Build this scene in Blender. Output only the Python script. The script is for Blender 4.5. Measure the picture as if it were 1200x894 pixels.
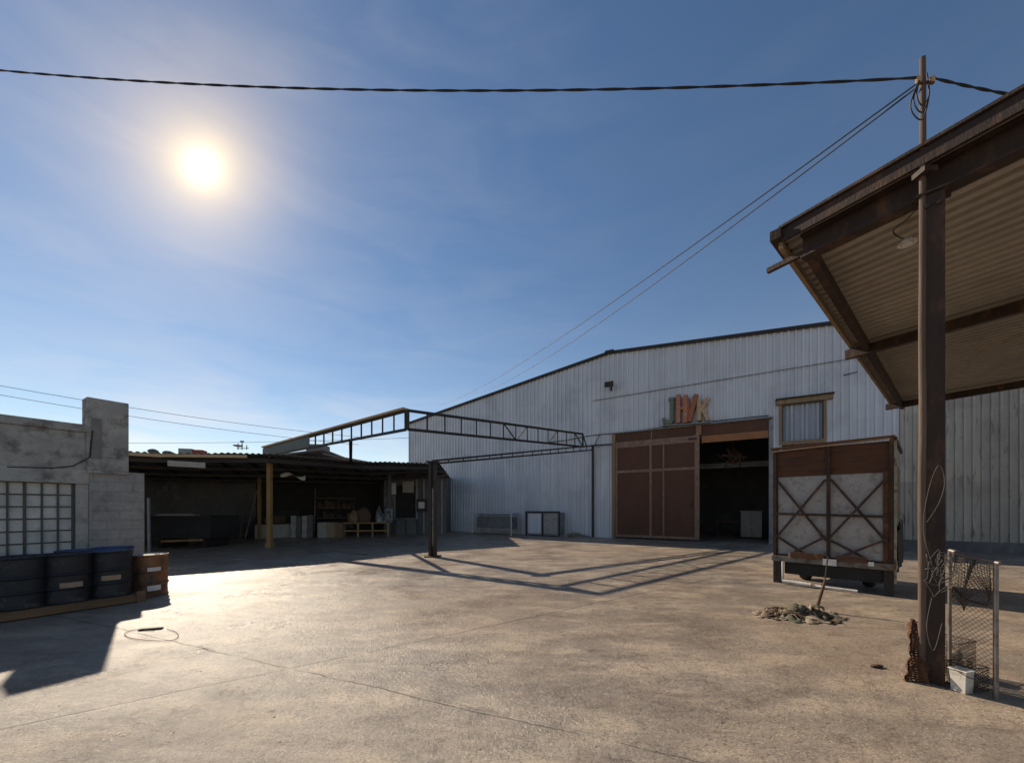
import bpy, math, random
from mathutils import Matrix, Vector, noise as mnoise
for o in list(bpy.data.objects): bpy.data.objects.remove(o)
S = bpy.context.scene
C = S.collection
rnd = random.Random(7)
R = math.radians
# ------------------------------------------------------------------ camera
FPX, CXP, HY, CAMH = 445.0, 600.0, 595.0, 1.70      # focal length, centre and horizon of the 1200 px wide photograph
cam_d = bpy.data.cameras.new('camera'); cam = bpy.data.objects.new('camera', cam_d); C.objects.link(cam)
cam.location = (0, 0, CAMH); cam.rotation_euler = (R(90), 0, 0)
cam_d.sensor_width = 36; cam_d.lens = FPX/1200*36; cam_d.shift_y = (HY-447)/1200
cam_d.clip_start = 0.05; cam_d.clip_end = 5000
S.camera = cam
# ------------------------------------------------------------------ sun and sky
SUN_PX, SUN_TAN = 176.0, 0.65
sv = Vector((SUN_PX-CXP, FPX, 0)).normalized()
sun_el = math.atan(SUN_TAN)
sun_dir = Vector((sv.x*math.cos(sun_el), sv.y*math.cos(sun_el), math.sin(sun_el)))
sd = bpy.data.lights.new('sun', 'SUN'); sun = bpy.data.objects.new('sun', sd); C.objects.link(sun)
sd.energy = 4.6; sd.angle = R(0.6); sd.color = (1.0, 0.87, 0.70)
sun.rotation_euler = sun_dir.to_track_quat('Z', 'Y').to_euler(); sun.location = (-30, 30, 30)
W = bpy.data.worlds.new('World'); S.world = W; W.use_nodes = True
nt = W.node_tree; nt.nodes.clear(); N = nt.nodes.new; L = nt.links.new
sky = N('ShaderNodeTexSky'); sky.sky_type = 'NISHITA'; sky.sun_disc = False
sky.sun_elevation = sun_el; sky.sun_rotation = math.atan2(sv.x, sv.y)
sky.altitude = 300; sky.air_density = 1.15; sky.dust_density = 0.05; sky.ozone_density = 2.2
tc = N('ShaderNodeTexCoord')
glowdir = Vector((237-CXP, FPX, HY-195)).normalized()
def wm(op, a, b=None, clamp=False):
    n = N('ShaderNodeMath'); n.operation = op; n.use_clamp = clamp
    for i, v in enumerate((a, b)):
        if v is None: continue
        if isinstance(v, (int, float)): n.inputs[i].default_value = v
        else: L(v, n.inputs[i])
    return n.outputs[0]
# aureole of thin haze round the sun: gaussian lobes in direction space
e_r = (glowdir*glowdir.y-Vector((0, 1, 0))).normalized(); e_t = glowdir.cross(e_r)
def dotn(v):
    n = N('ShaderNodeVectorMath'); n.operation = 'DOT_PRODUCT'; L(tc.outputs['Generated'], n.inputs[0]); n.inputs[1].default_value = v; return n.outputs['Value']
dr, dt = wm('MULTIPLY', dotn(e_r), 1.35), dotn(e_t)
q2 = wm('ADD', wm('MULTIPLY', dr, dr), wm('MULTIPLY', dt, dt)); front = wm('GREATER_THAN', dotn(glowdir), 0.0)
def glow(p, a, col):
    e = N('ShaderNodeBackground')
    e.inputs['Color'].default_value = (*col, 1); L(wm('MULTIPLY', wm('MULTIPLY', wm('POWER', 2.71828, wm('MULTIPLY', q2, -p/2)), a), front), e.inputs['Strength']); return e.outputs[0]
# thin high cloud: stretched noise on the direction vector
mp = N('ShaderNodeMapping'); mp.inputs['Scale'].default_value = (2.2, 2.2, 9.0); mp.inputs['Rotation'].default_value = (0.0, 0.25, 0.5); L(tc.outputs['Generated'], mp.inputs['Vector'])
nz = N('ShaderNodeTexNoise'); nz.inputs['Scale'].default_value = 1.6; nz.inputs['Detail'].default_value = 7; nz.inputs['Roughness'].default_value = .55; nz.inputs['Distortion'].default_value = .6; L(mp.outputs[0], nz.inputs['Vector'])
rp = N('ShaderNodeValToRGB'); rp.color_ramp.elements[0].position = .42; rp.color_ramp.elements[1].position = .80; L(nz.outputs['Fac'], rp.inputs[0])
sep = N('ShaderNodeSeparateXYZ'); L(tc.outputs['Generated'], sep.inputs[0])
lft = N('ShaderNodeMapRange'); lft.inputs['From Min'].default_value = .25; lft.inputs['From Max'].default_value = -.5; lft.inputs['To Min'].default_value = .12; L(sep.outputs['X'], lft.inputs['Value'])
low = N('ShaderNodeMapRange'); low.inputs['From Min'].default_value = .0; low.inputs['From Max'].default_value = .30; low.inputs['To Min'].default_value = .9; low.inputs['To Max'].default_value = .13; L(sep.outputs['Z'], low.inputs['Value'])
cl = wm('MULTIPLY', wm('MULTIPLY', rp.outputs['Color'], low.outputs[0], True), lft.outputs[0])
mixc = N('ShaderNodeMix'); mixc.data_type = 'RGBA'; L(cl, mixc.inputs['Factor'])
hs = N('ShaderNodeHueSaturation'); hs.inputs['Saturation'].default_value = 1.06; L(sky.outputs[0], hs.inputs['Color'])
tn = N('ShaderNodeMix'); tn.data_type = 'RGBA'; tn.blend_type = 'MULTIPLY'; tn.inputs['Factor'].default_value = 1; L(hs.outputs[0], tn.inputs['A']); tn.inputs['B'].default_value = (.92, .96, 1.0, 1); L(tn.outputs['Result'], mixc.inputs['A']); mixc.inputs['B'].default_value = (10.5, 9.4, 8.6, 1)
bg = N('ShaderNodeBackground'); L(mixc.outputs['Result'], bg.inputs['Color']); bg.inputs['Strength'].default_value = 0.069
tot = bg.outputs[0]
for p, a, col in ((3600, .55, (1, .94, .75)), (1100, .30, (1, .76, .32)), (300, .26, (1, .66, .14)), (90, .25, (1, .66, .22)), (22, .085, (1, .76, .45))):
    ad = N('ShaderNodeAddShader'); L(tot, ad.inputs[0]); L(glow(p, a, col), ad.inputs[1]); tot = ad.outputs[0]
hz = N('ShaderNodeBackground'); hz.inputs['Color'].default_value = (1, .80, .62, 1)      # dusty air low on the horizon
L(wm('MULTIPLY', wm('POWER', 2.71828, wm('MULTIPLY', wm('ABSOLUTE', sep.outputs['Z']), -7.0)), .31), hz.inputs['Strength'])
ad = N('ShaderNodeAddShader'); L(tot, ad.inputs[0]); L(hz.outputs[0], ad.inputs[1]); tot = ad.outputs[0]
wo = N('ShaderNodeOutputWorld'); L(tot, wo.inputs['Surface'])
# ------------------------------------------------------------------ exposure
S.view_settings.view_transform = 'Standard'; S.view_settings.look = 'None'
S.view_settings.exposure = 0.40; S.view_settings.gamma = 1.0; S.view_settings.use_curve_mapping = False
S.render.engine = 'CYCLES'
# ------------------------------------------------------------------ helpers
def at(px, py, y):                   # a pixel of the photograph at depth y, in metres
    return Vector(((px-CXP)/FPX*y, y, CAMH+(HY-py)/FPX*y))
def gnd(px, py, z=0.0):
    y = FPX*(CAMH-z)/(py-HY)
    return Vector(((px-CXP)/FPX*y, y, z))
XF = {}
class MB:
    def __init__(self): self.v = []; self.f = []; self.s = []
    def add(self, vs, fs, smooth=False):
        b = len(self.v); self.v += [Vector(p) for p in vs]
        for f in fs: self.f.append([i+b for i in f]); self.s.append(smooth)
        return self
    def box(self, c, size, rz=0, m=None):
        hx, hy, hz = [d/2 for d in size]
        M = m if m is not None else Matrix.Translation(Vector(c)) @ Matrix.Rotation(rz, 4, 'Z')
        vs = [M @ Vector((x*hx, y*hy, z*hz)) for z in (-1, 1) for y in (-1, 1) for x in (-1, 1)]
        return self.add(vs, [(0,2,3,1),(4,5,7,6),(0,1,5,4),(2,6,7,3),(0,4,6,2),(1,3,7,5)])
    def bx(self, x0, x1, y0, y1, z0, z1): return self.box(((x0+x1)/2, (y0+y1)/2, (z0+z1)/2), (abs(x1-x0), abs(y1-y0), abs(z1-z0)))
    def frame(self, p0, p1, up=(0,0,1)):
        p0 = Vector(p0); p1 = Vector(p1); d = (p1-p0); ln = d.length; d.normalize()
        up = Vector(up)
        if abs(d.dot(up)) > .97: up = Vector((0, 1, 0)) if abs(d.y) < .9 else Vector((1, 0, 0))
        side = d.cross(up).normalized(); u2 = side.cross(d)
        return p0, p1, d, side, u2, ln
    def bar(self, p0, p1, w, h, up=(0,0,1)):
        p0, p1, d, s, u, ln = self.frame(p0, p1, up)
        vs = [p + s*a*w/2 + u*b*h/2 for p in (p0, p1) for a, b in ((-1,-1),(1,-1),(1,1),(-1,1))]
        return self.add(vs, [(3,2,1,0),(4,5,6,7),(0,1,5,4),(1,2,6,5),(2,3,7,6),(3,0,4,7)])
    def tube(self, pts, r, seg=10, r1=None, cap=True):
        pts = [Vector(p) for p in pts]; n = len(pts); rings = []
        prev = None
        for i, p in enumerate(pts):
            d = (pts[min(i+1, n-1)]-pts[max(i-1, 0)]).normalized()
            if prev is None:
                up = Vector((0,0,1)) if abs(d.z) < .9 else Vector((1,0,0)); s = d.cross(up).normalized()
            else: s = (prev - d*prev.dot(d)).normalized()
            prev = s; u = s.cross(d)
            rr = r if r1 is None else r+(r1-r)*i/(n-1)
            rings.append([p+(s*math.cos(2*math.pi*k/seg)+u*math.sin(2*math.pi*k/seg))*rr for k in range(seg)])
        vs = [q for ring in rings for q in ring]
        fs = [(i*seg+k, i*seg+(k+1) % seg, (i+1)*seg+(k+1) % seg, (i+1)*seg+k) for i in range(n-1) for k in range(seg)]
        self.add(vs, fs, True)
        if cap: self.add(rings[0], [tuple(range(seg))[::-1]]); self.add(rings[-1], [tuple(range(seg))])
        return self
    def lathe(self, prof, c=(0,0,0), seg=32):
        c = Vector(c); n = len(prof)
        vs = [c+Vector((r*math.cos(2*math.pi*k/seg), r*math.sin(2*math.pi*k/seg), z)) for r, z in prof for k in range(seg)]
        fs = [(i*seg+k, i*seg+(k+1) % seg, (i+1)*seg+(k+1) % seg, (i+1)*seg+k) for i in range(n-1) for k in range(seg)]
        return self.add(vs, fs, False)
    def prism(self, poly, z0, z1):    # poly: list of (x,y) or (x,y,ztop)
        n = len(poly)
        lo = [Vector((p[0], p[1], (p[2]+z0) if len(p) > 2 else z0)) for p in poly]
        hi = [Vector((p[0], p[1], (p[2]+z1) if len(p) > 2 else z1)) for p in poly]
        fs = [tuple(range(n))[::-1], tuple(range(n, 2*n))]+[(i, (i+1) % n, n+(i+1) % n, n+i) for i in range(n)]
        return self.add(lo+hi, fs)
    def plate(self, poly, off):       # 3-D polygon with thickness vector off
        n = len(poly); a = [Vector(p) for p in poly]; off = Vector(off)
        fs = [tuple(range(n))[::-1], tuple(range(n, 2*n))]+[(i, (i+1) % n, n+(i+1) % n, n+i) for i in range(n)]
        return self.add(a+[p+off for p in a], fs)
    def grid(self, fn, nu, nv, smooth=True):
        vs = [fn(i/nu, j/nv) for j in range(nv+1) for i in range(nu+1)]
        fs = [(j*(nu+1)+i, j*(nu+1)+i+1, (j+1)*(nu+1)+i+1, (j+1)*(nu+1)+i) for j in range(nv) for i in range(nu)]
        return self.add(vs, fs, smooth)
    def build(self, name, mat, parent=None, world=False, bevel=0, loc=None, solid=0):
        vs = self.v
        M = Matrix.Identity(4)
        if parent is not None:
            M = XF[parent.as_pointer()]
            if world: inv = M.inverted(); vs = [inv @ p for p in vs]
        elif loc is not None: vs = [p-Vector(loc) for p in vs]
        me = bpy.data.meshes.new(name); me.from_pydata([tuple(p) for p in vs], [], self.f)
        me.polygons.foreach_set('use_smooth', self.s); me.materials.append(mat); me.update()
        import bmesh as _b
        b = _b.new(); b.from_mesh(me); _b.ops.recalc_face_normals(b, faces=b.faces); b.to_mesh(me); b.free()
        o = bpy.data.objects.new(name, me); C.objects.link(o)
        if parent is not None: o.parent = parent
        elif loc is not None: o.location = loc
        XF[o.as_pointer()] = M
        if solid:
            s = o.modifiers.new('thick', 'SOLIDIFY'); s.thickness = solid; s.offset = 0
        if bevel:
            m = o.modifiers.new('bevel', 'BEVEL'); m.width = bevel; m.segments = 2; m.limit_method = 'ANGLE'
        return o
def tag(o, label=None, cat=None, group=None, kind=None):
    if label: o['label'] = label
    if cat: o['category'] = cat
    if group: o['group'] = group
    if kind: o['kind'] = kind
    return o
def thing(name, label, cat, loc=(0,0,0), rz=0, group=None):
    o = bpy.data.objects.new(name, None); C.objects.link(o); o.location = loc; o.rotation_euler = (0, 0, rz); o.empty_display_size = .2
    XF[o.as_pointer()] = Matrix.Translation(Vector(loc)) @ Matrix.Rotation(rz, 4, 'Z')
    return tag(o, label, cat, group)
def copy_tree(o, parent=None):
    c = o.copy(); C.objects.link(c)
    if parent is not None: c.parent = parent
    for ch in list(o.children): copy_tree(ch, c)
    return c
# ------------------------------------------------------------------ materials
def mat(name, c1, c2=None, scale=3.0, rough=.8, metal=0.0, bump=.15, bscale=40.0, stretch=(1,1,1), patch=None, pscale=2.0, pthr=.58, pw=.08, spec=.4, pstretch=None, fine=.25):
    m = bpy.data.materials.new(name); m.use_nodes = True; nt = m.node_tree; N = nt.nodes.new; L = nt.links.new
    b = nt.nodes['Principled BSDF']; b.inputs['Roughness'].default_value = rough; b.inputs['Metallic'].default_value = metal
    b.inputs['Specular IOR Level'].default_value = spec
    tc = N('ShaderNodeTexCoord')
    def nz(sc, st, det=8, ro=.6):
        mp = N('ShaderNodeMapping'); mp.inputs['Scale'].default_value = st; L(tc.outputs['Object'], mp.inputs['Vector'])
        n = N('ShaderNodeTexNoise'); n.inputs['Scale'].default_value = sc; n.inputs['Detail'].default_value = det; n.inputs['Roughness'].default_value = ro; L(mp.outputs[0], n.inputs['Vector']); return n.outputs['Fac']
    def ramp(f, a, bb):
        r = N('ShaderNodeMapRange'); r.inputs['From Min'].default_value = a; r.inputs['From Max'].default_value = bb; L(f, r.inputs['Value']); return r.outputs[0]
    def mix(f, A, B, mode='MIX'):
        x = N('ShaderNodeMix'); x.data_type = 'RGBA'; x.blend_type = mode
        for s, v in (('Factor', f), ('A', A), ('B', B)):
            if isinstance(v, tuple): x.inputs[s].default_value = (*v, 1)
            elif isinstance(v, (int, float)): x.inputs[s].default_value = v
            else: L(v, x.inputs[s])
        return x.outputs['Result']
    c2 = c2 or tuple(v*.7 for v in c1)
    col = mix(ramp(nz(scale, stretch), .3, .7), c1, c2)
    fn = ramp(nz(scale*9, stretch, 5), .25, .75)
    x = N('ShaderNodeMath'); x.operation = 'MULTIPLY_ADD'; L(fn, x.inputs[0]); x.inputs[1].default_value = fine; x.inputs[2].default_value = 1-fine/2
    cc = N('ShaderNodeCombineColor'); [L(x.outputs[0], cc.inputs[i]) for i in range(3)]
    col = mix(1.0, col, cc.outputs[0], 'MULTIPLY')
    if patch: col = mix(ramp(nz(pscale, pstretch or stretch, 9, .68), pthr-pw, pthr+pw), col, patch)
    L(col, b.inputs['Base Color'])
    if bump:
        bn = N('ShaderNodeBump'); bn.inputs['Strength'].default_value = bump; bn.inputs['Distance'].default_value = .02; L(nz(bscale, stretch, 6), bn.inputs['Height']); L(bn.outputs[0], b.inputs['Normal'])
    m['_'] = 1
    return m
M = {}
M['steel_dark'] = mat('dark painted steel', (.022,.020,.020), (.045,.036,.030), 4, .55, .3, patch=(.075,.038,.022), pscale=5, pthr=.62)
M['rust_brown'] = mat('rusty brown steel', (.046,.026,.018), (.026,.016,.012), 3, .72, .1, stretch=(1,1,.35), patch=(.10,.05,.028), pscale=5, pthr=.60, bump=.3)
M['rust'] = mat('rust', (.14,.062,.030), (.075,.035,.020), 5, .85, .1, bump=.3, patch=(.20,.10,.05), pscale=7)
M['maroon'] = mat('oxide red door paint', (.105,.040,.019), (.078,.030,.015), 1.2, .6, 0, bump=.06, stretch=(1,1,.3), patch=(.06,.028,.02), pscale=1.5, pthr=.63)
M['maroon_rail'] = mat('faded red steel rail', (.25,.15,.10), (.17,.095,.062), 3, .6, 0, patch=(.28,.20,.16), pscale=5)
M['orange_beam'] = mat('orange primer beam', (.33,.14,.055), (.25,.10,.045), 3, .65)
M['tan_post'] = mat('weathered tan wood', (.30,.215,.135), (.20,.14,.09), 6, .8, stretch=(1,1,.08), patch=(.12,.08,.05), pscale=3, pthr=.66)
M['yellow_post'] = mat('ochre painted post', (.34,.20,.07), (.25,.15,.06), 4, .7, stretch=(1,1,.2), patch=(.12,.08,.05), pscale=4, pthr=.64)
M['wood'] = mat('pallet wood', (.20,.115,.06), (.13,.075,.042), 5, .85, stretch=(.3,1,1), bump=.3)
M['pole_wood'] = mat('grey weathered pole wood', (.16,.115,.085), (.065,.042,.03), 9, .9, stretch=(1,1,.06), bump=.5, bscale=25, patch=(.05,.03,.022), pscale=3, pthr=.58)
M['concrete'] = mat('weathered concrete', (.42,.405,.37), (.27,.26,.24), 2.4, .9, bump=.5, bscale=22, patch=(.10,.095,.09), pscale=2.6, pthr=.585, pw=.09)
M['patchc'] = mat('rough cement patch', (.24,.23,.215), (.17,.165,.155), 5, .95, bump=.8, bscale=30)
M['concrete_dark'] = mat('dark grey render', (.15,.145,.145), (.085,.083,.085), 1.0, .9, bump=.3, bscale=15, patch=(.26,.25,.25), pscale=.9, pthr=.66, stretch=(1,1,.6))  # dark grey base with random lighter patches
M['near_black'] = mat('near black board', (.035,.032,.030), (.02,.018,.018), 2, .9)  # plain near-black base tone
M['drum_black'] = mat('scuffed black drum plastic', (.010,.011,.014), (.020,.022,.028), 3, .55, 0, bump=.5, bscale=6, patch=(.085,.07,.06), pscale=5, pthr=.63, pw=.05)
M['drum_blue'] = mat('dusty blue drum lid', (.025,.06,.17), (.05,.085,.18), 4, .5, patch=(.16,.17,.2), pscale=6, pthr=.66)
M['drum_orange'] = mat('rusty orange drum', (.26,.115,.042), (.13,.058,.028), 3.5, .5, .1, patch=(.05,.03,.022), pscale=4, pthr=.54, stretch=(1,1,.5), bump=.25)
M['paper'] = mat('soiled paper label', (.38,.27,.19), (.27,.19,.13), 8, .8)
M['paper_white'] = mat('white paper', (.65,.63,.60), (.5,.48,.46), 8, .8)
M['tarp'] = mat('silver grey tarpaulin', (.36,.35,.335), (.29,.28,.27), 3.5, .5, .05, bump=.6, bscale=8, patch=(.17,.135,.10), pscale=5, pthr=.60, fine=.35)
M['grey_sheet'] = mat('grey sheet metal', (.26,.27,.28), (.17,.175,.18), 2, .5, .4, patch=(.10,.08,.06), pscale=4, pthr=.66)
M['white_metal'] = mat('chipped white steel', (.62,.60,.56), (.45,.43,.40), 4, .55, .1, patch=(.16,.09,.06), pscale=7, pthr=.64)
M['galv'] = mat('galvanised pipe', (.28,.25,.22), (.17,.145,.125), 6, .5, .5, patch=(.13,.08,.055), pscale=6, pthr=.58)
M['roof_tin'] = mat('old roof sheet', (.24,.225,.20), (.16,.145,.125), 1.2, .7, .1, bump=.05, patch=(.16,.10,.06), pscale=1.4, pthr=.64)
M['ceiling'] = mat('dusty roof sheet underside', (.33,.295,.25), (.235,.21,.18), .9, .85, 0, bump=.08, patch=(.20,.13,.085), pscale=1.1, pthr=.66)
M['fascia_green'] = mat('grey green sheet', (.11,.13,.12), (.075,.09,.085), 2, .6, .2)
M['fascia_tan'] = mat('pale tan batten', (.50,.36,.21), (.38,.26,.14), 5, .8, stretch=(.2,1,1))  # pale tan wood tone with grain
M['cable'] = mat('black cable rubber', (.012,.012,.013), (.02,.02,.02), 4, .6, bump=0)
M['glass'] = mat('dark window glass', (.03,.035,.04), (.05,.055,.06), 2, .12, bump=.02, spec=.6)
M['curtain'] = mat('pale curtain', (.42,.46,.52), (.33,.37,.43), 3, .8, stretch=(1,1,.2))
M['frosted'] = mat('dusty wired glass', (.62,.61,.57), (.46,.455,.43), 2.5, .85, bump=.08, patch=(.30,.30,.28), pscale=1.4, pthr=.58, spec=.15)
M['bar_dark'] = mat('dark window bar', (.07,.068,.066), (.11,.10,.09), 5, .6, .3)
M['letter_green'] = mat('faded green letter', (.15,.18,.12), (.11,.13,.09), 3, .7)
M['letter_pink'] = mat('faded red letter', (.44,.17,.10), (.33,.12,.07), 4, .7, patch=(.42,.27,.2), pscale=4)
M['letter_red'] = mat('rust red letter', (.36,.13,.06), (.26,.09,.045), 4, .7)
M['letter_tan'] = mat('tan letter', (.50,.35,.21), (.36,.25,.15), 4, .7)
M['rag_beige'] = mat('beige rag', (.34,.28,.20), (.22,.17,.12), 9, .95, bump=.4)
M['rag_olive'] = mat('olive rag', (.12,.115,.07), (.07,.065,.045), 9, .95, bump=.4)
M['rag_brown'] = mat('brown rag', (.13,.075,.045), (.07,.045,.03), 9, .95, bump=.4)
M['rag_blue'] = mat('navy rag', (.03,.035,.07), (.05,.05,.08), 9, .95, bump=.4)
M['net'] = mat('brown netting', (.14,.105,.075), (.085,.062,.045), 9, .9)
M['wire'] = mat('rusty wire', (.13,.10,.08), (.08,.055,.04), 9, .7, .4)
M['bucket'] = mat('dirty white plastic', (.60,.57,.50), (.45,.42,.36), 5, .5, patch=(.25,.20,.15), pscale=5)
M['cardboard'] = mat('cardboard', (.33,.24,.15), (.25,.18,.11), 4, .85)
M['box_white'] = mat('off white board', (.40,.37,.32), (.29,.265,.225), 4, .8)
M['tyre'] = mat('tyre rubber', (.02,.019,.018), (.035,.032,.03), 6, .85)
M['sack'] = mat('brown sack', (.26,.17,.09), (.15,.095,.055), 6, .95, bump=.4)
M['stone'] = mat('grit', (.30,.25,.20), (.15,.13,.11), 6, .95)
M['red_box'] = mat('red painted tin', (.38,.06,.035), (.25,.045,.03), 4, .6)
M['plank'] = mat('dark rust stained boards', (.115,.048,.026), (.07,.032,.019), 2.5, .85, stretch=(.4,1,3), bump=.3, patch=(.04,.022,.016), pscale=3, pthr=.58)
M['wire2'] = mat('dull grey wire', (.13,.115,.10), (.08,.07,.06), 9, .8)
M['strip'] = mat('yellowed corner strip', (.36,.32,.22), (.22,.19,.13), 6, .7, patch=(.10,.06,.04), pscale=8, pthr=.55)
M['grey_rail'] = mat('grimy grey rail', (.20,.185,.165), (.13,.115,.10), 5, .7, .1, patch=(.09,.05,.03), pscale=6, pthr=.56)
M['roof_far'] = mat('far grey roof', (.16,.16,.17), (.11,.11,.12), 1, .8)

def cladding(name, base, alt, rust, rust_thr, dirt):
    m = bpy.data.materials.new(name); m.use_nodes = True; nt = m.node_tree; N = nt.nodes.new; L = nt.links.new
    b = nt.nodes['Principled BSDF']; b.inputs['Roughness'].default_value = .48; b.inputs['Metallic'].default_value = .15
    tc = N('ShaderNodeTexCoord'); sp = N('ShaderNodeSeparateXYZ'); L(tc.outputs['Object'], sp.inputs[0])
    def math_(op, a, bb=None):
        n = N('ShaderNodeMath'); n.operation = op
        for i, v in enumerate((a, bb)):
            if v is None: continue
            if isinstance(v, (int, float)): n.inputs[i].default_value = v
            else: L(v, n.inputs[i])
        return n.outputs[0]
    def nz(sc, st, det=8, ro=.6):
        mp = N('ShaderNodeMapping'); mp.inputs['Scale'].default_value = st; L(tc.outputs['Object'], mp.inputs['Vector'])
        n = N('ShaderNodeTexNoise'); n.inputs['Scale'].default_value = sc; n.inputs['Detail'].default_value = det; n.inputs['Roughness'].default_value = ro; L(mp.outputs[0], n.inputs['Vector']); return n.outputs['Fac']
    def ramp(f, a, bb, c=0., d=1.):
        r = N('ShaderNodeMapRange'); r.inputs['From Min'].default_value = a; r.inputs['From Max'].default_value = bb; r.inputs['To Min'].default_value = c; r.inputs['To Max'].default_value = d; L(f, r.inputs['Value']); return r.outputs[0]
    def mix(f, A, B):
        x = N('ShaderNodeMix'); x.data_type = 'RGBA'
        for s, v in (('Factor', f), ('A', A), ('B', B)):
            if isinstance(v, tuple): x.inputs[s].default_value = (*v, 1)
            else: L(v, x.inputs[s])
        return x.outputs['Result']
    # each rolled sheet has its own tone
    ids = math_('FLOOR', math_('DIVIDE', sp.outputs['X'], .93)); tier = math_('FLOOR', math_('DIVIDE', sp.outputs['Z'], 2.75))
    wn = N('ShaderNodeTexWhiteNoise'); wn.noise_dimensions = '2D'; cv = N('ShaderNodeCombineXYZ'); L(ids, cv.inputs[0]); L(tier, cv.inputs[1]); L(cv.outputs[0], wn.inputs['Vector'])
    col = mix(ramp(wn.outputs['Value'], 0, 1), base, alt)
    col = mix(ramp(nz(2.2, (3,3,.12)), .45, .75, 0, .5), col, tuple(v*.62 for v in base))       # vertical rain streaks
    col = mix(ramp(nz(.5, (1,1,1)), .5, .72, 0, .6), col, dirt)
    col = mix(ramp(nz(3.5, (2.2,2.2,.35), 10, .7), rust_thr, rust_thr+.10, 0, .85), col, rust)
    L(col, b.inputs['Base Color']); L(ramp(nz(4, (1,1,.3)), .3, .7, .38, .65), b.inputs['Roughness'])
    bn = N('ShaderNodeBump'); bn.inputs['Strength'].default_value = .25; bn.inputs['Distance'].default_value = .03; L(nz(1.7, (1,1,.6), 4), bn.inputs['Height']); L(bn.outputs[0], b.inputs['Normal'])
    return m
M['clad'] = cladding('pale blue grey cladding', (.59,.625,.68), (.53,.56,.61), (.19,.15,.13), .70, (.33,.35,.39))
M['clad_low'] = cladding('whitish blue cladding', (.63,.66,.71), (.51,.54,.60), (.20,.165,.14), .68, (.36,.385,.43))
M['clad_dirty'] = cladding('stained white cladding', (.46,.43,.385), (.30,.28,.25), (.08,.065,.055), .56, (.17,.155,.14))

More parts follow.
